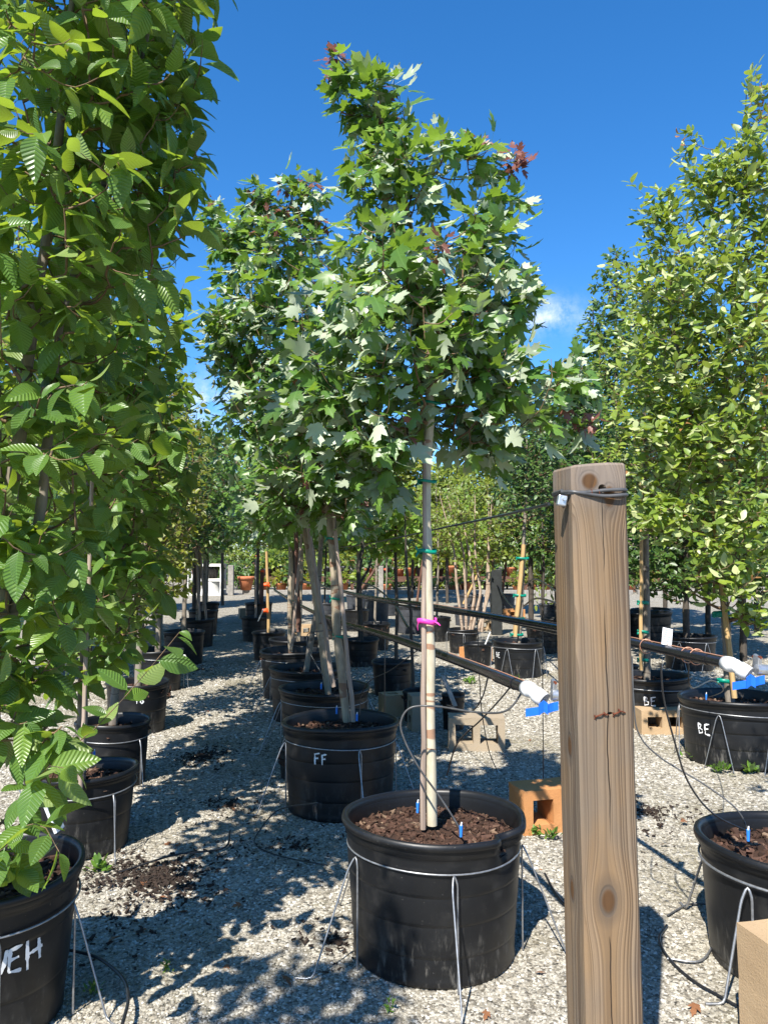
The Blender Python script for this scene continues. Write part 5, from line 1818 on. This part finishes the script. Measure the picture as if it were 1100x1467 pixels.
for i, (x, d, R, H, mt, lb) in enumerate(ms):
    if lb:
        pot(lb, (x, d, 0), R, H, group='small and distant pots', seed=200 + i, detail=0, mat=mt)
stand('wire stand round the pot behind the wide BE pot', (4.05, 10.3, 0), 0.34, 0.37, (-1.3, -2.3, 0.2, 3.0), kind='vee', spread=0.2)
stand('empty wire stand with a ring right of the thick post', (3.05, 11.2, 0), 0.36, 0.42, (-1.0, -1.6, -2.3, 0.2, 3.0, 1.5), kind='vee', spread=0.2)
stand('wire stand round the pot of birch stems', (1.22, 12.0, 0), 0.24, 0.31, (-1.6, 0.0, 2.9), splay=0.03)


def board(label, p0, p1, w, mat):
    p0, p1 = Vector(p0), Vector(p1)
    d = p1 - p0
    rot = d.to_track_quat('Z', 'Y').to_matrix()
    o = MB().box((0, 0, 0), (w, 0.012, d.length), rot).build('slanted_board', MAT[mat], loc=(p0 + p1) / 2, bevel=0.003)
    return tag(o, label, 'board', 'slanted boards')


board('white narrow board leaning out of the pot by the orange block', P(692, 930, 10.5), P(702, 905, 10.5), 0.05, 'white')
board('grey board leaning behind the maple trunk', P(652, 1012, 6.6), P(634, 968, 6.7), 0.05, 'greywood')
board('white slanted pipe in the small dark pot of the aisle', P(370, 890, 10.4), P(378, 872, 10.4), 0.06, 'white')
board('small white label stick in the tiny aisle pot', P(273, 955, 8.1), P(264, 938, 8.15), 0.025, 'white')
board('white label strip in the shaded pot behind the hornbeam leaves', P(86, 1190, 2.9), P(70, 1150, 2.9), 0.07, 'label')

# small trees of the middle ground
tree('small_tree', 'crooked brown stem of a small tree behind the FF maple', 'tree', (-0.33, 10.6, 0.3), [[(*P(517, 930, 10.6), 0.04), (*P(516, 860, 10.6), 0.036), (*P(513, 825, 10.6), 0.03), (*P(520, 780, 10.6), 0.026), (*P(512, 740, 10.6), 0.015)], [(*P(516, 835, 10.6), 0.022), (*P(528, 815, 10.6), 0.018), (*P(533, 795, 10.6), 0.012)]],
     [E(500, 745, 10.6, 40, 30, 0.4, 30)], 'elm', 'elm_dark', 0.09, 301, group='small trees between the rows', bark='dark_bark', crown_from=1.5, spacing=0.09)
tree('small_tree', 'fresh green round leaved tree behind the front maple trunk', 'tree', (0.09, 8.4, 0.3), [[(*P(568, 945, 8.4), 0.022), (*P(568, 860, 8.4), 0.02), (*P(566, 780, 8.4), 0.016), (*P(570, 690, 8.4), 0.006)]],
     [E(556, 735, 8.4, 54, 44, 0.4, 70), E(590, 770, 8.4, 34, 26, 0.3, 24), E(540, 780, 8.4, 26, 22, 0.3, 14), E(560, 700, 8.4, 30, 26, 0.3, 18)], 'heart', 'katsura', 0.095, 302, dens=1.6, group='small trees between the rows', bark='dark_bark', crown_from=1.55, spacing=0.075, droop=0.5, n_obj=100)
tree('small_tree', 'slim dark stem rising beside the small black pot', 'tree', (0.29, 7.05, 0.25), [[(*P(592, 985, 7.05), 0.016), (*P(590, 880, 7.05), 0.015), (*P(583, 800, 7.05), 0.012), (*P(580, 730, 7.05), 0.005)]],
     [E(585, 735, 7.05, 24, 24, 0.2, 14)], 'heart', 'katsura', 0.09, 303, group='small trees between the rows', bark='dark_bark', crown_from=1.7, spacing=0.085)
bt = [[(*P(a, 905, 12.0), 0.024), (*P(b, 850, 12.0), 0.022), (*P(c, 790, 12.0), 0.018), (*P(e, 710, 12.0), 0.006)] for a, b, c, e in ((668, 667, 664, 640), (672, 680, 672, 655), (676, 688, 680, 680), (684, 700, 700, 705), (662, 655, 650, 630), (690, 697, 699, 700))]
tree('small_tree', 'clump of slender tan birch stems with airy yellow green leaves', 'tree', (1.3, 12.0, 0.3), bt, [E(680, 740, 12, 70, 40, 0.7, 110), E(640, 745, 12, 40, 36, 0.5, 46), E(715, 770, 12, 40, 30, 0.5, 36), E(680, 700, 12, 55, 24, 0.5, 34), E(690, 800, 12, 45, 18, 0.5, 24)],
     'elm', 'birch', 0.08, 304, dens=2.0, group='small trees between the rows', bark='birch_bark', crown_from=1.4, spacing=0.08, droop=0.5)
tree('weeping_tree', 'weeping conifer with pale green strands beside the thick post', 'tree', (3.6, 17.6, 0.0), [[(3.6, 17.6, 0.0, 0.04), (3.6, 17.6, 1.6, 0.03), (3.65, 17.6, 2.6, 0.01)]],
     [E(778, 760, 17.6, 20, 20, 0.4, 20)], 'elm', 'birch', 0.14, 305, bark='dark_bark', crown_from=1.5, spacing=0.1,
     custom=[[(3.6, 17.6, 2.4), P(a, 760, 17.5), P(a + 1, 810, 17.4), P(a + 2, b, 17.4)] for a, b in ((765, 870), (771, 855), (781, 880), (787, 895), (789, 870), (776, 840))], droop=1.6)
mid = [(0.92, 13.6, 'elm', 'birch', 'slim light green tree in a black pot right of the maple trunk'), (1.75, 16.6, 'heart', 'katsura', 'round leaved green tree behind the birch stems'), (-0.55, 15.4, 'elm', 'elm_dark', 'small dark tree behind the crooked stem'),
       (2.95, 13.3, 'elm', 'elm', 'small green tree at the left edge of the thick post, far back'), (0.05, 19.2, 'elm', 'yellowleaf', 'yellowish small tree by the grey pots'), (2.45, 12.0, 'elm', 'elm_dark', 'dark slim tree just behind the yellow stake pot'),
       (-0.15, 12.4, 'heart', 'katsura', 'light green tree left of the katsura like round leaved tree'), (-1.35, 17.5, 'elm', 'elm_dark', 'dark small tree seen between the maple trunks')]
for i, (x, d, kd, mt, lb) in enumerate(mid):
    lb = lb.replace('katsura like ', '')
    tree('small_tree', lb, 'tree', (x, d, 0.36), [[(x, d, 0.34, 0.022), (x + 0.03, d, 1.5, 0.019), (x, d, 2.9, 0.006)]], [((x, d, 2.15), (0.75, 0.6, 0.5), 60), ((x, d, 2.75), (0.5, 0.5, 0.4), 26), ((x, d, 1.7), (0.55, 0.5, 0.2), 18)],
         kd, mt, 0.10 if kd == 'heart' else 0.095, 330 + i, group='small trees between the rows', bark='dark_bark' if i % 2 else 'grey_bark', crown_from=1.45, spacing=0.07, dens=2.2, droop=0.5)
    pot('black pot, ' + lb.replace(' in a black pot', '').replace('at the left edge of', 'left of'), (x, d, 0), 0.25, 0.42, group='small and distant pots', seed=260 + i, detail=0, mat='grey_pot' if i % 3 == 1 else 'pot')
sp = [((-1.66, 11.2), 'stick tied with orange ribbon in the maple row pot', 382, 790, 0.022, 'stake_pine'), ((-2.25, 13.6), 'thin stake with an orange tie in the farther maple row pot', 366, 800, 0.02, 'stake_grey'),
      ((-2.70, 17.0), 'brown stake at the last pot of the maple row', 376, 815, 0.05, 'redwood'), ((0.6, 15.0), 'reddish stake rising from the large grey pot', 606, 800, 0.025, 'redwood'), ((1.95, 19.0), 'thin tan stake among the birch stems', 700, 790, 0.03, 'stake_pine'),
      ((3.0, 19.8), 'brown stake behind the dark painted post', 729, 770, 0.035, 'redwood'), ((-0.8, 20.8), 'red tipped stake bundle standing over the grey pots', 548, 800, 0.04, 'redwood')]
for (x, d), lb, px, py, r, mt in sp:
    stake(lb, (x, d, 0.3), P(px, py, d), r, mt)
ob = [(382, 838, 11.15, 'upper orange ribbon on the maple row stick'), (380, 875, 11.15, 'lower orange ribbon on the maple row stick'), (376, 818, 16.9, 'orange ribbon on the last brown stake'), (552, 816, 20.7, 'red ribbon on the distant stake bundle')]
for px, py, d, lb in ob:
    q = P(px, py, d)
    o = MB().tube([Vector((-0.03, -0.03, 0)), Vector((0.03, -0.035, 0.01)), Vector((0.045, -0.03, -0.03))], [0.03, 0.035, 0.012], 6).build('orange_ribbon', MAT['orange'], loc=q)
    tag(o, lb, 'ribbon', 'orange ribbons')

# other posts of the yard
def plain_post(label, x, d, w, h, mat):
    o = MB().box((0, 0, h / 2), (w, w, h)).build('wooden_post', MAT[mat], loc=(x, d, 0), bevel=0.01)
    return tag(o, label, 'wooden post', 'posts of the irrigation lines')


plain_post('dark painted post carrying the pipes in the middle distance', 2.12, 14.6, 0.19, 1.23, 'darkpost')
plain_post('square grey post among the trunks of the left row', -4.0, 13.7, 0.15, 1.3, 'greywood')
plain_post('grey post beyond the drive behind the grey pots', -0.1, 25.0, 0.16, 1.15, 'greywood')
line('water_hose', [P(660, 835, 15), P(690, 832, 14.7), P(712, 838, 14.5), P(725, 860, 13), P(745, 880, 11)], 0.014, 'rubber', 'black hose draped over the dark painted post', 'hose')
line('water_hose', [P(752, 838, 11), P(765, 830, 10), P(780, 836, 9), P(800, 850, 7.5)], 0.012, 'rubber', 'upper of two black hoses arching left of the thick post', 'hose')
line('water_hose', [P(748, 870, 10), P(765, 858, 9), P(785, 860, 8), P(805, 868, 7.2)], 0.011, 'rubber', 'lower of two black hoses arching left of the thick post', 'hose')

# ================================================================== beyond the drive
def timber(label, x0, x1, d, z, h, w=0.2, mat='redwood', name='timber_kerb'):
    o = MB().box(((x1 - x0) / 2, 0, 0), (x1 - x0, w, h)).build(name, MAT[mat], loc=(x0, d, z + h / 2), bevel=0.01)
    return tag(o, label, 'timber', 'timbers along the drive')


timber('long grey brown timber edging the far side of the drive', -5.4, 9.5, 29.6, 0.0, 0.16, mat='greywood')
timber('grey timber edging the drive, its end right of the thick post', 9.7, 19.0, 29.6, 0.0, 0.16, mat='greywood')


def sale_bench(label, x0, x1, d, h, mat='redwood', n=None):
    root = thing('plant_bench', label, 'bench', (x0, d, 0), 0, 'low plant benches')
    w = x1 - x0
    for k in range(4):
        MB().box((w / 2, k * 0.26, h - 0.03), (w, 0.22, 0.06)).build('plank', MAT[mat], root)
    MB().box((w / 2, -0.16, h - 0.10), (w, 0.05, 0.20)).build('front_board', MAT[mat], root)
    for k in range(max(2, int(w / 1.6) + 1)):
        MB().box((0.1 + k * (w - 0.2) / max(1, int(w / 1.6)), -0.09, (h - 0.2) / 2), (0.12, 0.12, h - 0.2)).build('leg', MAT[mat], root)
    return root


benches = [(-5.0, -1.2, 31.5, 0.62, 'redwood', 'red brown plank bench seen left of the maple trunks'), (-0.9, 3.2, 31.5, 0.62, 'redwood', 'red brown plank bench seen between the maple and the dark post'), (3.5, 8.0, 31.5, 0.62, 'redwood', 'red brown plank bench behind the dark post and yellow stake'),
           (8.4, 13.5, 31.5, 0.62, 'redwood', 'red brown plank bench right of the thick post'), (-4.5, 2.5, 36.0, 0.95, 'greywood', 'grey plank bench behind the red brown ones, at the left'), (3.2, 12.0, 36.0, 0.95, 'greywood', 'grey plank bench behind the red brown ones, at the right'),
           (-9.5, 0.0, 40.5, 1.15, 'redwood', 'tall brown bench farthest back at the left'), (0.6, 9.0, 40.5, 1.15, 'redwood', 'tall brown bench farthest back at the right')]
for x0, x1, d, h, mt, lb in benches:
    sale_bench(lb, x0, x1, d, h, mt)


def small_plant(label, loc, s, mat, pmat, seed, group='potted plants on the benches', h=1.0):
    r = np.random.default_rng(seed)
    root = thing('potted_plant', label, 'potted plant', loc, 0, group)
    MB().lathe([(0.02, 0), (0.11 * s, 0), (0.15 * s, 0.22 * s), (0.16 * s, 0.23 * s), (0.16 * s, 0.27 * s), (0.14 * s, 0.27 * s), (0.13 * s, 0.22 * s), (0.01, 0.22 * s)], 12).build('pot', MAT[pmat], root)
    v, f, uv = TEMPL['elm'][0]
    n = 70
    d = norm(r.normal(size=(n, 3)))
    P_ = d * (r.random((n, 1)) ** 0.5) * np.array([0.24, 0.24, 0.26 * h]) * s + np.array([0, 0, (0.30 + 0.22 * h) * s])
    A = norm(d + r.normal(0, 0.5, (n, 3)))
    N_ = norm(np.array([0, 0, 1.0]) + r.normal(0, 0.5, (n, 3)))
    N_ = norm(N_ - A * np.sum(A * N_, 1, keepdims=True))
    B_ = np.stack([np.cross(A, N_), A, N_], 2)
    w = np.einsum('nij,vj->nvi', B_, v) * 0.17 * s + P_[:, None]
    link('foliage', mesh_np('foliage', w.reshape(-1, 3), (f[None] + (np.arange(n) * len(v))[:, None, None]).reshape(-1, 3), MAT[mat], np.tile(uv, (n, 1)), {'tint': np.repeat(r.random(n), len(v)), 'young': np.zeros(n * len(v))}, True), root, kind='stuff')
    return root


hue = {'elm': 'fresh green', 'birch': 'light green', 'elm_dark': 'dark green', 'yellowleaf': 'yellowish'}
jar = {'terracotta': 'terracotta', 'pot': 'black', 'grey_pot': 'grey'}
k = 0
for x0, x1, d, h, mt, lb in benches:
    x = x0 + 0.25
    while x < x1 - 0.2:
        s = rnd.uniform(0.9, 1.7)
        a, b_ = rnd.choice(['elm', 'birch', 'elm_dark', 'yellowleaf']), rnd.choice(['terracotta', 'pot', 'pot', 'grey_pot', 'terracotta'])
        small_plant('%s plant, %s pot, on the %s' % (hue[a], jar[b_], lb.replace('seen ', '').replace('plank ', '').replace('the maple and the dark post', 'maple and dark post').replace('the dark post and yellow stake', 'the dark post').replace('behind the red brown ones, ', 'behind ').replace('red brown bench between the maple and the dark post', 'red brown bench left of the dark post')), (x, d + rnd.uniform(0.05, 0.6), h), s, a, b_, 400 + k, h=rnd.uniform(0.6, 1.5))
        x += rnd.uniform(0.4, 0.75)
        k += 1
x = -4.8
while x < 13.0:
    a, b_ = rnd.choice(['elm', 'elm_dark', 'yellowleaf', 'birch']), rnd.choice(['terracotta', 'pot', 'pot', 'terracotta'])
    small_plant('%s plant, %s pot, on the ground %s' % (hue[a], jar[b_], 'left of the maple trunks' if x < -2.5 else 'behind the maple trunks' if x < 1 else 'behind the birch stems' if x < 5.5 else 'behind the thick post' if x < 9.5 else 'behind the elm trunk'), (x, 30.5 + rnd.uniform(-0.2, 0.2), 0.0), rnd.uniform(1.0, 1.6), a, b_, 460 + k, 'potted plants before the benches', h=rnd.uniform(0.4, 1.0))
    x += rnd.uniform(0.4, 1.1)
    k += 1

# white two tier bench, post and terracotta pot at the end of the aisle
wb = thing('white_bench', 'white two tier plant bench at the far end of the aisle', 'bench', (-7.25, 28.6, 0))
for z in (0.05, 0.57, 1.12):
    MB().box((0.62, 0, z), (1.34, 0.07, 0.09)).build('rail', MAT['white'], wb)
    MB().box((0.62, 0.6, z), (1.34, 0.07, 0.09)).build('rail', MAT['white'], wb)
for z in (0.615, 1.165):
    for q in range(4):
        MB().box((0.62, 0.08 + q * 0.155, z), (1.30, 0.12, 0.02)).build('slat', MAT['cream'], wb)
for x in (0.0, 1.24):
    for y in (0.0, 0.6):
        MB().box((x, y + (0.075 if y else -0.075), 0.58), (0.08, 0.07, 1.16)).build('leg', MAT['white'], wb)
small_plant('dark green mound of a plant on the upper tier of white bench', (-6.4, 28.9, 0.63), 1.5, 'elm_dark', 'pot', 390, 'plants on the white bench', h=0.7)
small_plant('rusty toned plant left on the middle tier of white bench', (-7.0, 28.9, 0.63), 1.3, 'yellowleaf', 'terracotta', 391, 'plants on the white bench', h=0.7)
dome = thing('planter_tub', 'pale flared tub standing under the white bench', 'tub', (-6.45, 28.9, 0.0))
MB().lathe([(0.42, 0.0), (0.42, 0.04), (0.30, 0.46), (0.32, 0.5), (0.28, 0.5), (0.26, 0.44)], 24, cap0=True).build('side', MAT['grey_pot' if False else 'white'], dome)
plain_post('pale grey post right of the white bench', -5.72, 28.9, 0.20, 1.12, 'greywood')
tc = thing('terracotta_pot', 'large terracotta pot on the timber edge beside the pale post', 'plant pot', (-5.28, 29.6, 0.16))
MB().lathe([(0.02, 0.0), (0.20, 0.0), (0.28, 0.38), (0.285, 0.40)], 24).build('body', MAT['terracotta'], tc)
MB().lathe([(0.285, 0.40), (0.325, 0.41), (0.33, 0.52), (0.29, 0.52), (0.26, 0.46), (0.02, 0.44)], 24).build('rim', MAT['terracotta'], tc)
small_plant('low plant in a dark pot under the white bench', (-7.05, 28.85, 0.0), 1.1, 'elm', 'terracotta', 392, 'plants on the white bench', h=0.5)

# greenhouse and shed behind the right row
gh = thing('greenhouse', 'white film greenhouse behind the weeping tree and thick post', 'greenhouse', (10.6, 46, 0))
prof = [(2.9 * math.cos(a), 3.2 * math.sin(a)) for a in np.linspace(0, math.pi, 19)]
vs = [(x, y, z) for y in (0, 16) for x, z in prof]
n = len(prof)
gm = MB().add(vs, [(i, i + 1, n + i + 1, n + i) for i in range(n - 1)], True)
gm.add(vs[:n], [tuple(range(n))])
gm.build('film_cover', MAT['film'], gh)
for y in (-0.04, 4, 8):
    MB().tube([(x * 1.012, y, z * 1.012) for x, z in prof], 0.04, 6).build('hoop', MAT['metal'], gh)
MB().box((0, -0.08, 1.0), (1.1, 0.05, 2.0)).build('door', MAT['greywood'], gh)
sh = thing('shed', 'small shed with a brown roof behind the elm at the right', 'shed', (15.6, 44, 0))
MB().box((0, 0, 1.1), (4.6, 3.4, 2.2)).build('wall', MAT['cream'], sh)
MB().add([(-2.7, -2.1, 2.1), (2.7, -2.1, 2.1), (2.7, 2.1, 2.1), (-2.7, 2.1, 2.1), (-1.6, 0, 3.6), (1.6, 0, 3.6)], [(0, 1, 5, 4), (1, 2, 5), (2, 3, 4, 5), (3, 0, 4), (3, 2, 1, 0)]).build('roof', MAT['shingle'], sh)
MB().box((0.8, -1.72, 1.25), (0.9, 0.05, 0.8)).build('window', MAT['rubber'], sh)
MB().box((-1.0, -1.72, 1.0), (0.9, 0.05, 1.95)).build('door', MAT['redwood'], sh)

# ------------------------------------------------------------------ trees farther back
bg = [  # px, top py, depth, half width m, leaf mat, leaf size, low z, label
    (885, 345, 12.0, 0.75, 'elm_dark', 0.12, 1.0, 'tall dark tree whose top shows behind the pale elm'),
    (850, 430, 15.0, 0.75, 'elm_dark', 0.15, 1.2, 'dark tree showing left of the pale elm, behind its neighbours'),
    (800, 535, 17.0, 0.9, 'elm_dark', 0.16, 1.2, 'small leaved tree rising behind the long maple branch'),
    (705, 585, 19.0, 1.2, 'birch', 0.18, 1.3, 'light green tree in the gap right of the maple trunk'),
    (950, 400, 16.0, 1.2, 'elm_dark', 0.16, 1.2, 'broad dark tree filling the space behind the pale elm'),
    (1010, 560, 13.0, 1.0, 'elm_dark', 0.14, 0.9, 'low dark tree behind the wide BE pot'),
    (1080, 430, 15.0, 1.3, 'elm_dark', 0.16, 0.9, 'dark tree farther back at the right edge'),
    (640, 660, 24.0, 1.6, 'birch', 0.22, 1.5, 'yellow green tree past the drive behind the birch clump'),
    (590, 640, 27.0, 1.6, 'yellowleaf', 0.24, 1.5, 'yellowish tree past the drive behind the maple trunk'),
    (515, 650, 26.0, 1.5, 'birch', 0.24, 1.6, 'light green tree past the drive behind the FF maple'),
    (450, 620, 24.0, 1.5, 'elm_dark', 0.22, 1.6, 'dark tree far behind the maple row'),
    (370, 640, 25.0, 1.6, 'elm', 0.22, 1.8, 'green tree far behind the twin upright stakes'),
    (320, 610, 23.0, 1.0, 'maple', 0.20, 1.7, 'distant maple with red young leaves over the aisle'),
    (235, 520, 21.0, 1.3, 'elm_dark', 0.22, 1.2, 'dark tree beyond the left row, over the white bench'),
    (170, 440, 14.0, 1.2, 'elm', 0.16, 0.8, 'green tree beyond the left row behind the yellow green one'),
    (90, 400, 12.0, 1.2, 'elm_dark', 0.15, 0.6, 'dark tree beyond the hornbeams at the left'),
    (10, 300, 9.0, 1.0, 'elm', 0.13, 0.5, 'green tree beyond the hornbeams at the left edge'),
    (280, 600, 16.0, 0.9, 'elm_dark', 0.16, 1.5, 'dark tree closing the view above the far aisle'),
    (200, 560, 11.5, 0.8, 'elm', 0.13, 1.3, 'fresh green tree between the left row and the yard behind'),
    (130, 480, 8.5, 0.7, 'elm_dark', 0.11, 0.8, 'dark tree tucked close behind the second left hornbeam'),
    (420, 600, 17.0, 0.9, 'elm_dark', 0.15, 1.6, 'dark tree behind the pale twin stakes'),
    (480, 660, 15.0, 0.8, 'elm', 0.14, 1.7, 'green tree between FF maple and crooked stem'),
    (760, 600, 14.0, 0.7, 'elm_dark', 0.13, 1.5, 'dark tree just behind the tree on the yellow stake'),
    (830, 500, 11.0, 0.6, 'elm_dark', 0.11, 1.5, 'narrow dark tree left of the elm behind the thick post'),
    (980, 640, 10.5, 0.9, 'elm_dark', 0.11, 0.9, 'dense low dark tree right of the thick post'),
    (1060, 600, 11.0, 0.9, 'elm_dark', 0.12, 0.9, 'dense dark tree behind the pale elm trunk'),
    (50, 420, 18.0, 1.8, 'elm_dark', 0.2, 0.3, 'broad dark tree far off behind the left row'),
]
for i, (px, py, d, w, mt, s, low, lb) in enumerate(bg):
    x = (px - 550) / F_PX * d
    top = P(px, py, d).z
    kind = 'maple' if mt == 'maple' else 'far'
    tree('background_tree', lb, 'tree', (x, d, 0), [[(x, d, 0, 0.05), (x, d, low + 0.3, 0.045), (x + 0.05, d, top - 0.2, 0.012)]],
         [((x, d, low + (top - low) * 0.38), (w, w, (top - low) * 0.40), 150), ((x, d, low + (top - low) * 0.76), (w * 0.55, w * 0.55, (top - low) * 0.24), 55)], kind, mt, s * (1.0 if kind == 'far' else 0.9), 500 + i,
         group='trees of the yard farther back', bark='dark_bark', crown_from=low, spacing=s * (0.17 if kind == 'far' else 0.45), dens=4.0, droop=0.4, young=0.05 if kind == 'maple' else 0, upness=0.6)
si = 0
for d0, h0, h1, w0, x0, x1, where in ((33.9, 1.2, 1.7, 1.0, -6.5, 13, 'low', ), (38.4, 1.6, 2.2, 1.2, -9, 14, 'middling'), (44.0, 2.0, 3.0, 1.6, -16, 17, 'tall')):
    x = x0
    while x < x1:
        hh = rnd.uniform(h0, h1)
        xx, d = x + rnd.uniform(-0.3, 0.3), d0 + rnd.uniform(-0.3, 0.3)
        mt = ['elm_dark', 'birch', 'yellowleaf', 'elm', 'elm_dark'][si % 5]
        x += w0 * 1.35
        si += 1
        if d0 > 43 and 7.4 < xx < 14:
            continue
        side = 'left of the white bench' if xx < -0.25 * d0 else 'behind the maple trunks' if xx < 0.02 * d0 else 'behind the birch stems' if xx < 0.2 * d0 else 'near the thick post' if xx < 0.32 * d0 else 'behind the elm trunk'
        tree('shrub', '%s %s shrub among the plant benches, %s' % (where, {'elm_dark': 'dark green', 'birch': 'light green', 'yellowleaf': 'yellowish', 'elm': 'fresh green'}[mt], side), 'shrub', (xx, d, 0), [[(xx, d, 0, 0.05), (xx, d, 0.4, 0.05), (xx, d, hh - 0.3, 0.02)]], [((xx, d, hh * 0.5), (w0, w0 * 0.6, hh * 0.5), 200)],
             'far', mt, 0.22, 650 + si, group='shrubs among the benches', bark='dark_bark', crown_from=0.15, spacing=0.08)
# wooded edge of the yard
fw = [(-34, 52), (-27, 56), (-21, 50), (-15.5, 54), (-11.5, 49), (-7.5, 53), (-3.5, 50), (0.5, 55), (4.5, 51), (8, 56), (13, 60), (18, 57), (23, 54), (28, 58), (34, 53)]
for i, (x, d) in enumerate(fw):
    hh = 6.5 + 2.2 * rnd.random() + (2.0 if abs(x) > 12 else 0)
    w = 3.3
    wl = ['at the far left end', 'second from the far left', 'third from the far left', 'behind the hornbeam crowns', 'left of the white bench', 'behind the white bench', 'just right of the white bench', 'behind the twin stakes', 'behind the front maple trunk', 'behind the dark painted post', 'behind the greenhouse', 'behind the shed', 'right of the shed', 'second from the far right', 'at the far right end']
    tree('wood_edge_tree', 'leafy tree of the far wooded edge, ' + wl[i], 'tree', (x, d, 0), [[(x, d, 0, 0.14), (x, d, 1.6, 0.12), (x, d, hh - 0.5, 0.03)]],
         [((x, d, hh * 0.5), (w, w * 0.8, hh * 0.48), 520)], 'far', ['birch', 'elm_dark', 'yellowleaf', 'elm_dark'][i % 4], 0.5, 600 + i, group='trees of the wooded edge', bark='dark_bark', crown_from=0.4, spacing=0.13, droop=0.5)

# ================================================================== small things on the ground
def weed(label, x, d, s, seed):
    r = np.random.default_rng(seed)
    n = 26
    v, f, uv = TEMPL['elm'][2]
    az = r.random(n) * 6.283
    el = r.uniform(0.25, 1.3, n)
    A = np.stack([np.cos(az) * np.cos(el), np.sin(az) * np.cos(el), np.sin(el)], 1)
    N_ = norm(np.array([0, 0, 1.0]) + r.normal(0, 0.3, (n, 3)))
    N_ = norm(N_ - A * np.sum(A * N_, 1, keepdims=True))
    B_ = np.stack([np.cross(A, N_), A, N_], 2)
    P_ = np.stack([r.normal(0, 0.35, n), r.normal(0, 0.25, n), np.zeros(n) + 0.02], 1) * s
    P_[:, 2] = r.random(n) * 0.04
    w = np.einsum('nij,vj->nvi', B_ * np.array([0.8, 1, 1])[None, None], v) * (s * r.uniform(0.5, 1.0, n))[:, None, None] + P_[:, None]
    o = link('weed', mesh_np('weed', w.reshape(-1, 3), (f[None] + (np.arange(n) * len(v))[:, None, None]).reshape(-1, 3), MAT['weed'], np.tile(uv, (n, 1)), {'tint': np.repeat(r.random(n), len(v)), 'young': np.zeros(n * len(v))}, True), loc=(x, d, 0))
    return tag(o, label, 'weed', 'weeds in the gravel')


wd = [((995, 1088), 0.14, 'green weeds at the left foot of the wide BE pot'), ((1035, 1108), 0.12, 'green weeds in front of the wide BE pot'), ((1075, 1110), 0.12, 'green weeds at the front right of the wide BE pot'), ((737, 978), 0.16, 'green weeds in front of the pot with the yellow stake'),
      ((765, 1198), 0.08, 'small weeds under the bright orange block'), ((790, 1205), 0.08, 'small weeds left of the thick post by the orange block'), ((560, 1452), 0.035, 'small weed beside the leg of the dented pot stand'), ((140, 1250), 0.10, 'dark weeds beside the shaded pot behind JEH'), ((130, 1428), 0.05, 'moss tuft at the foot of the JEH wire stand'),
      ((240, 1395), 0.04, 'tiny green tuft alone on the sunny gravel'), ((672, 980), 0.14, 'weeds beside the small pot with the white board'), ((1090, 1100), 0.1, 'weeds at the right edge beside the wide BE pot')]
for i, (pq, s, lb) in enumerate(wd):
    g = G(*pq)
    weed(lb, g.x, g.y, s * 0.62, 700 + i)
m_dry = simple('dry_leaf', (0.20, 0.085, 0.035), 0.8, 0, 0.4, 30)
dry = []
for v, f, uv in TEMPL['maple'][:3]:
    dry.append(mesh_np('dry_leaf', v, f, m_dry, uv, None, True))
r = random.Random(9)
dpx = [(262, 1216), (300, 1235), (205, 1275), (225, 1290), (330, 1380), (180, 1345), (200, 1330), (250, 1210), (275, 1310), (350, 1300), (380, 1340), (330, 1160), (290, 1120), (250, 1040), (295, 1020), (400, 1400), (770, 1245), (950, 1190), (965, 1215), (940, 1225),
       (985, 1180), (1000, 1440), (760, 1400), (700, 1450), (620, 1450), (720, 1105), (670, 1110), (760, 1060), (310, 975), (330, 945)]
for i, pq in enumerate(dpx):
    g = G(*pq)
    o = bpy.data.objects.new('dry_leaf', dry[i % 3])
    COL.objects.link(o)
    o.location = (g.x, g.y, 0.014)
    o.rotation_euler = (r.uniform(-0.5, 0.5), r.uniform(-0.5, 0.5), r.uniform(0, 6.28))
    s = r.uniform(0.035, 0.06)
    o.scale = (s * 0.8, s, s)
    tag(o, 'brown dry fallen leaf on the gravel ' + ('by the spilled bark near the JEH pot' if 200 <= pq[0] <= 300 and 1200 < pq[1] < 1300 else 'at the far end of the aisle shade' if pq[1] < 1050 and pq[0] < 430 else 'in front of the dented pot' if pq[1] > 1390 and pq[0] < 800 and pq[0] > 390 else 'behind the front maple trunk' if pq[1] < 1120 and pq[0] > 600 and pq[0] < 800 else 'of the aisle left of the FF pot' if pq[0] < 430 and pq[1] < 1250 else 'of the aisle near the JEH pot' if pq[0] < 430 else 'right of the thick post' if pq[0] > 900 else 'round the dented pot'), 'fallen leaf', 'fallen leaves on the gravel')
# spilled bark on the gravel of the aisle
rg = np.random.default_rng(5)
V_, F_, T_, o2 = [], [], [], 0
for (px, py), rad, n in (((220, 1262), 0.42, 1500), ((290, 1085), 0.35, 500), ((330, 1155), 0.3, 160), ((420, 1215), 0.25, 100), ((930, 1165), 0.35, 300), ((480, 1350), 0.2, 80), ((280, 960), 0.5, 400)):
    g = G(px, py)
    v, f, t = chips(rg, n, g.x, g.y, 0.009, rad, 0.015, loose=True)
    V_.append(v); F_.append(f + o2); T_.append(t); o2 += len(v)
link('spilled_bark', mesh_np('spilled_bark', np.concatenate(V_), np.concatenate(F_), MAT['debris'], attrs={'tint': np.concatenate(T_)}), kind='stuff')
print('STATS', STATS, len(scene.objects))
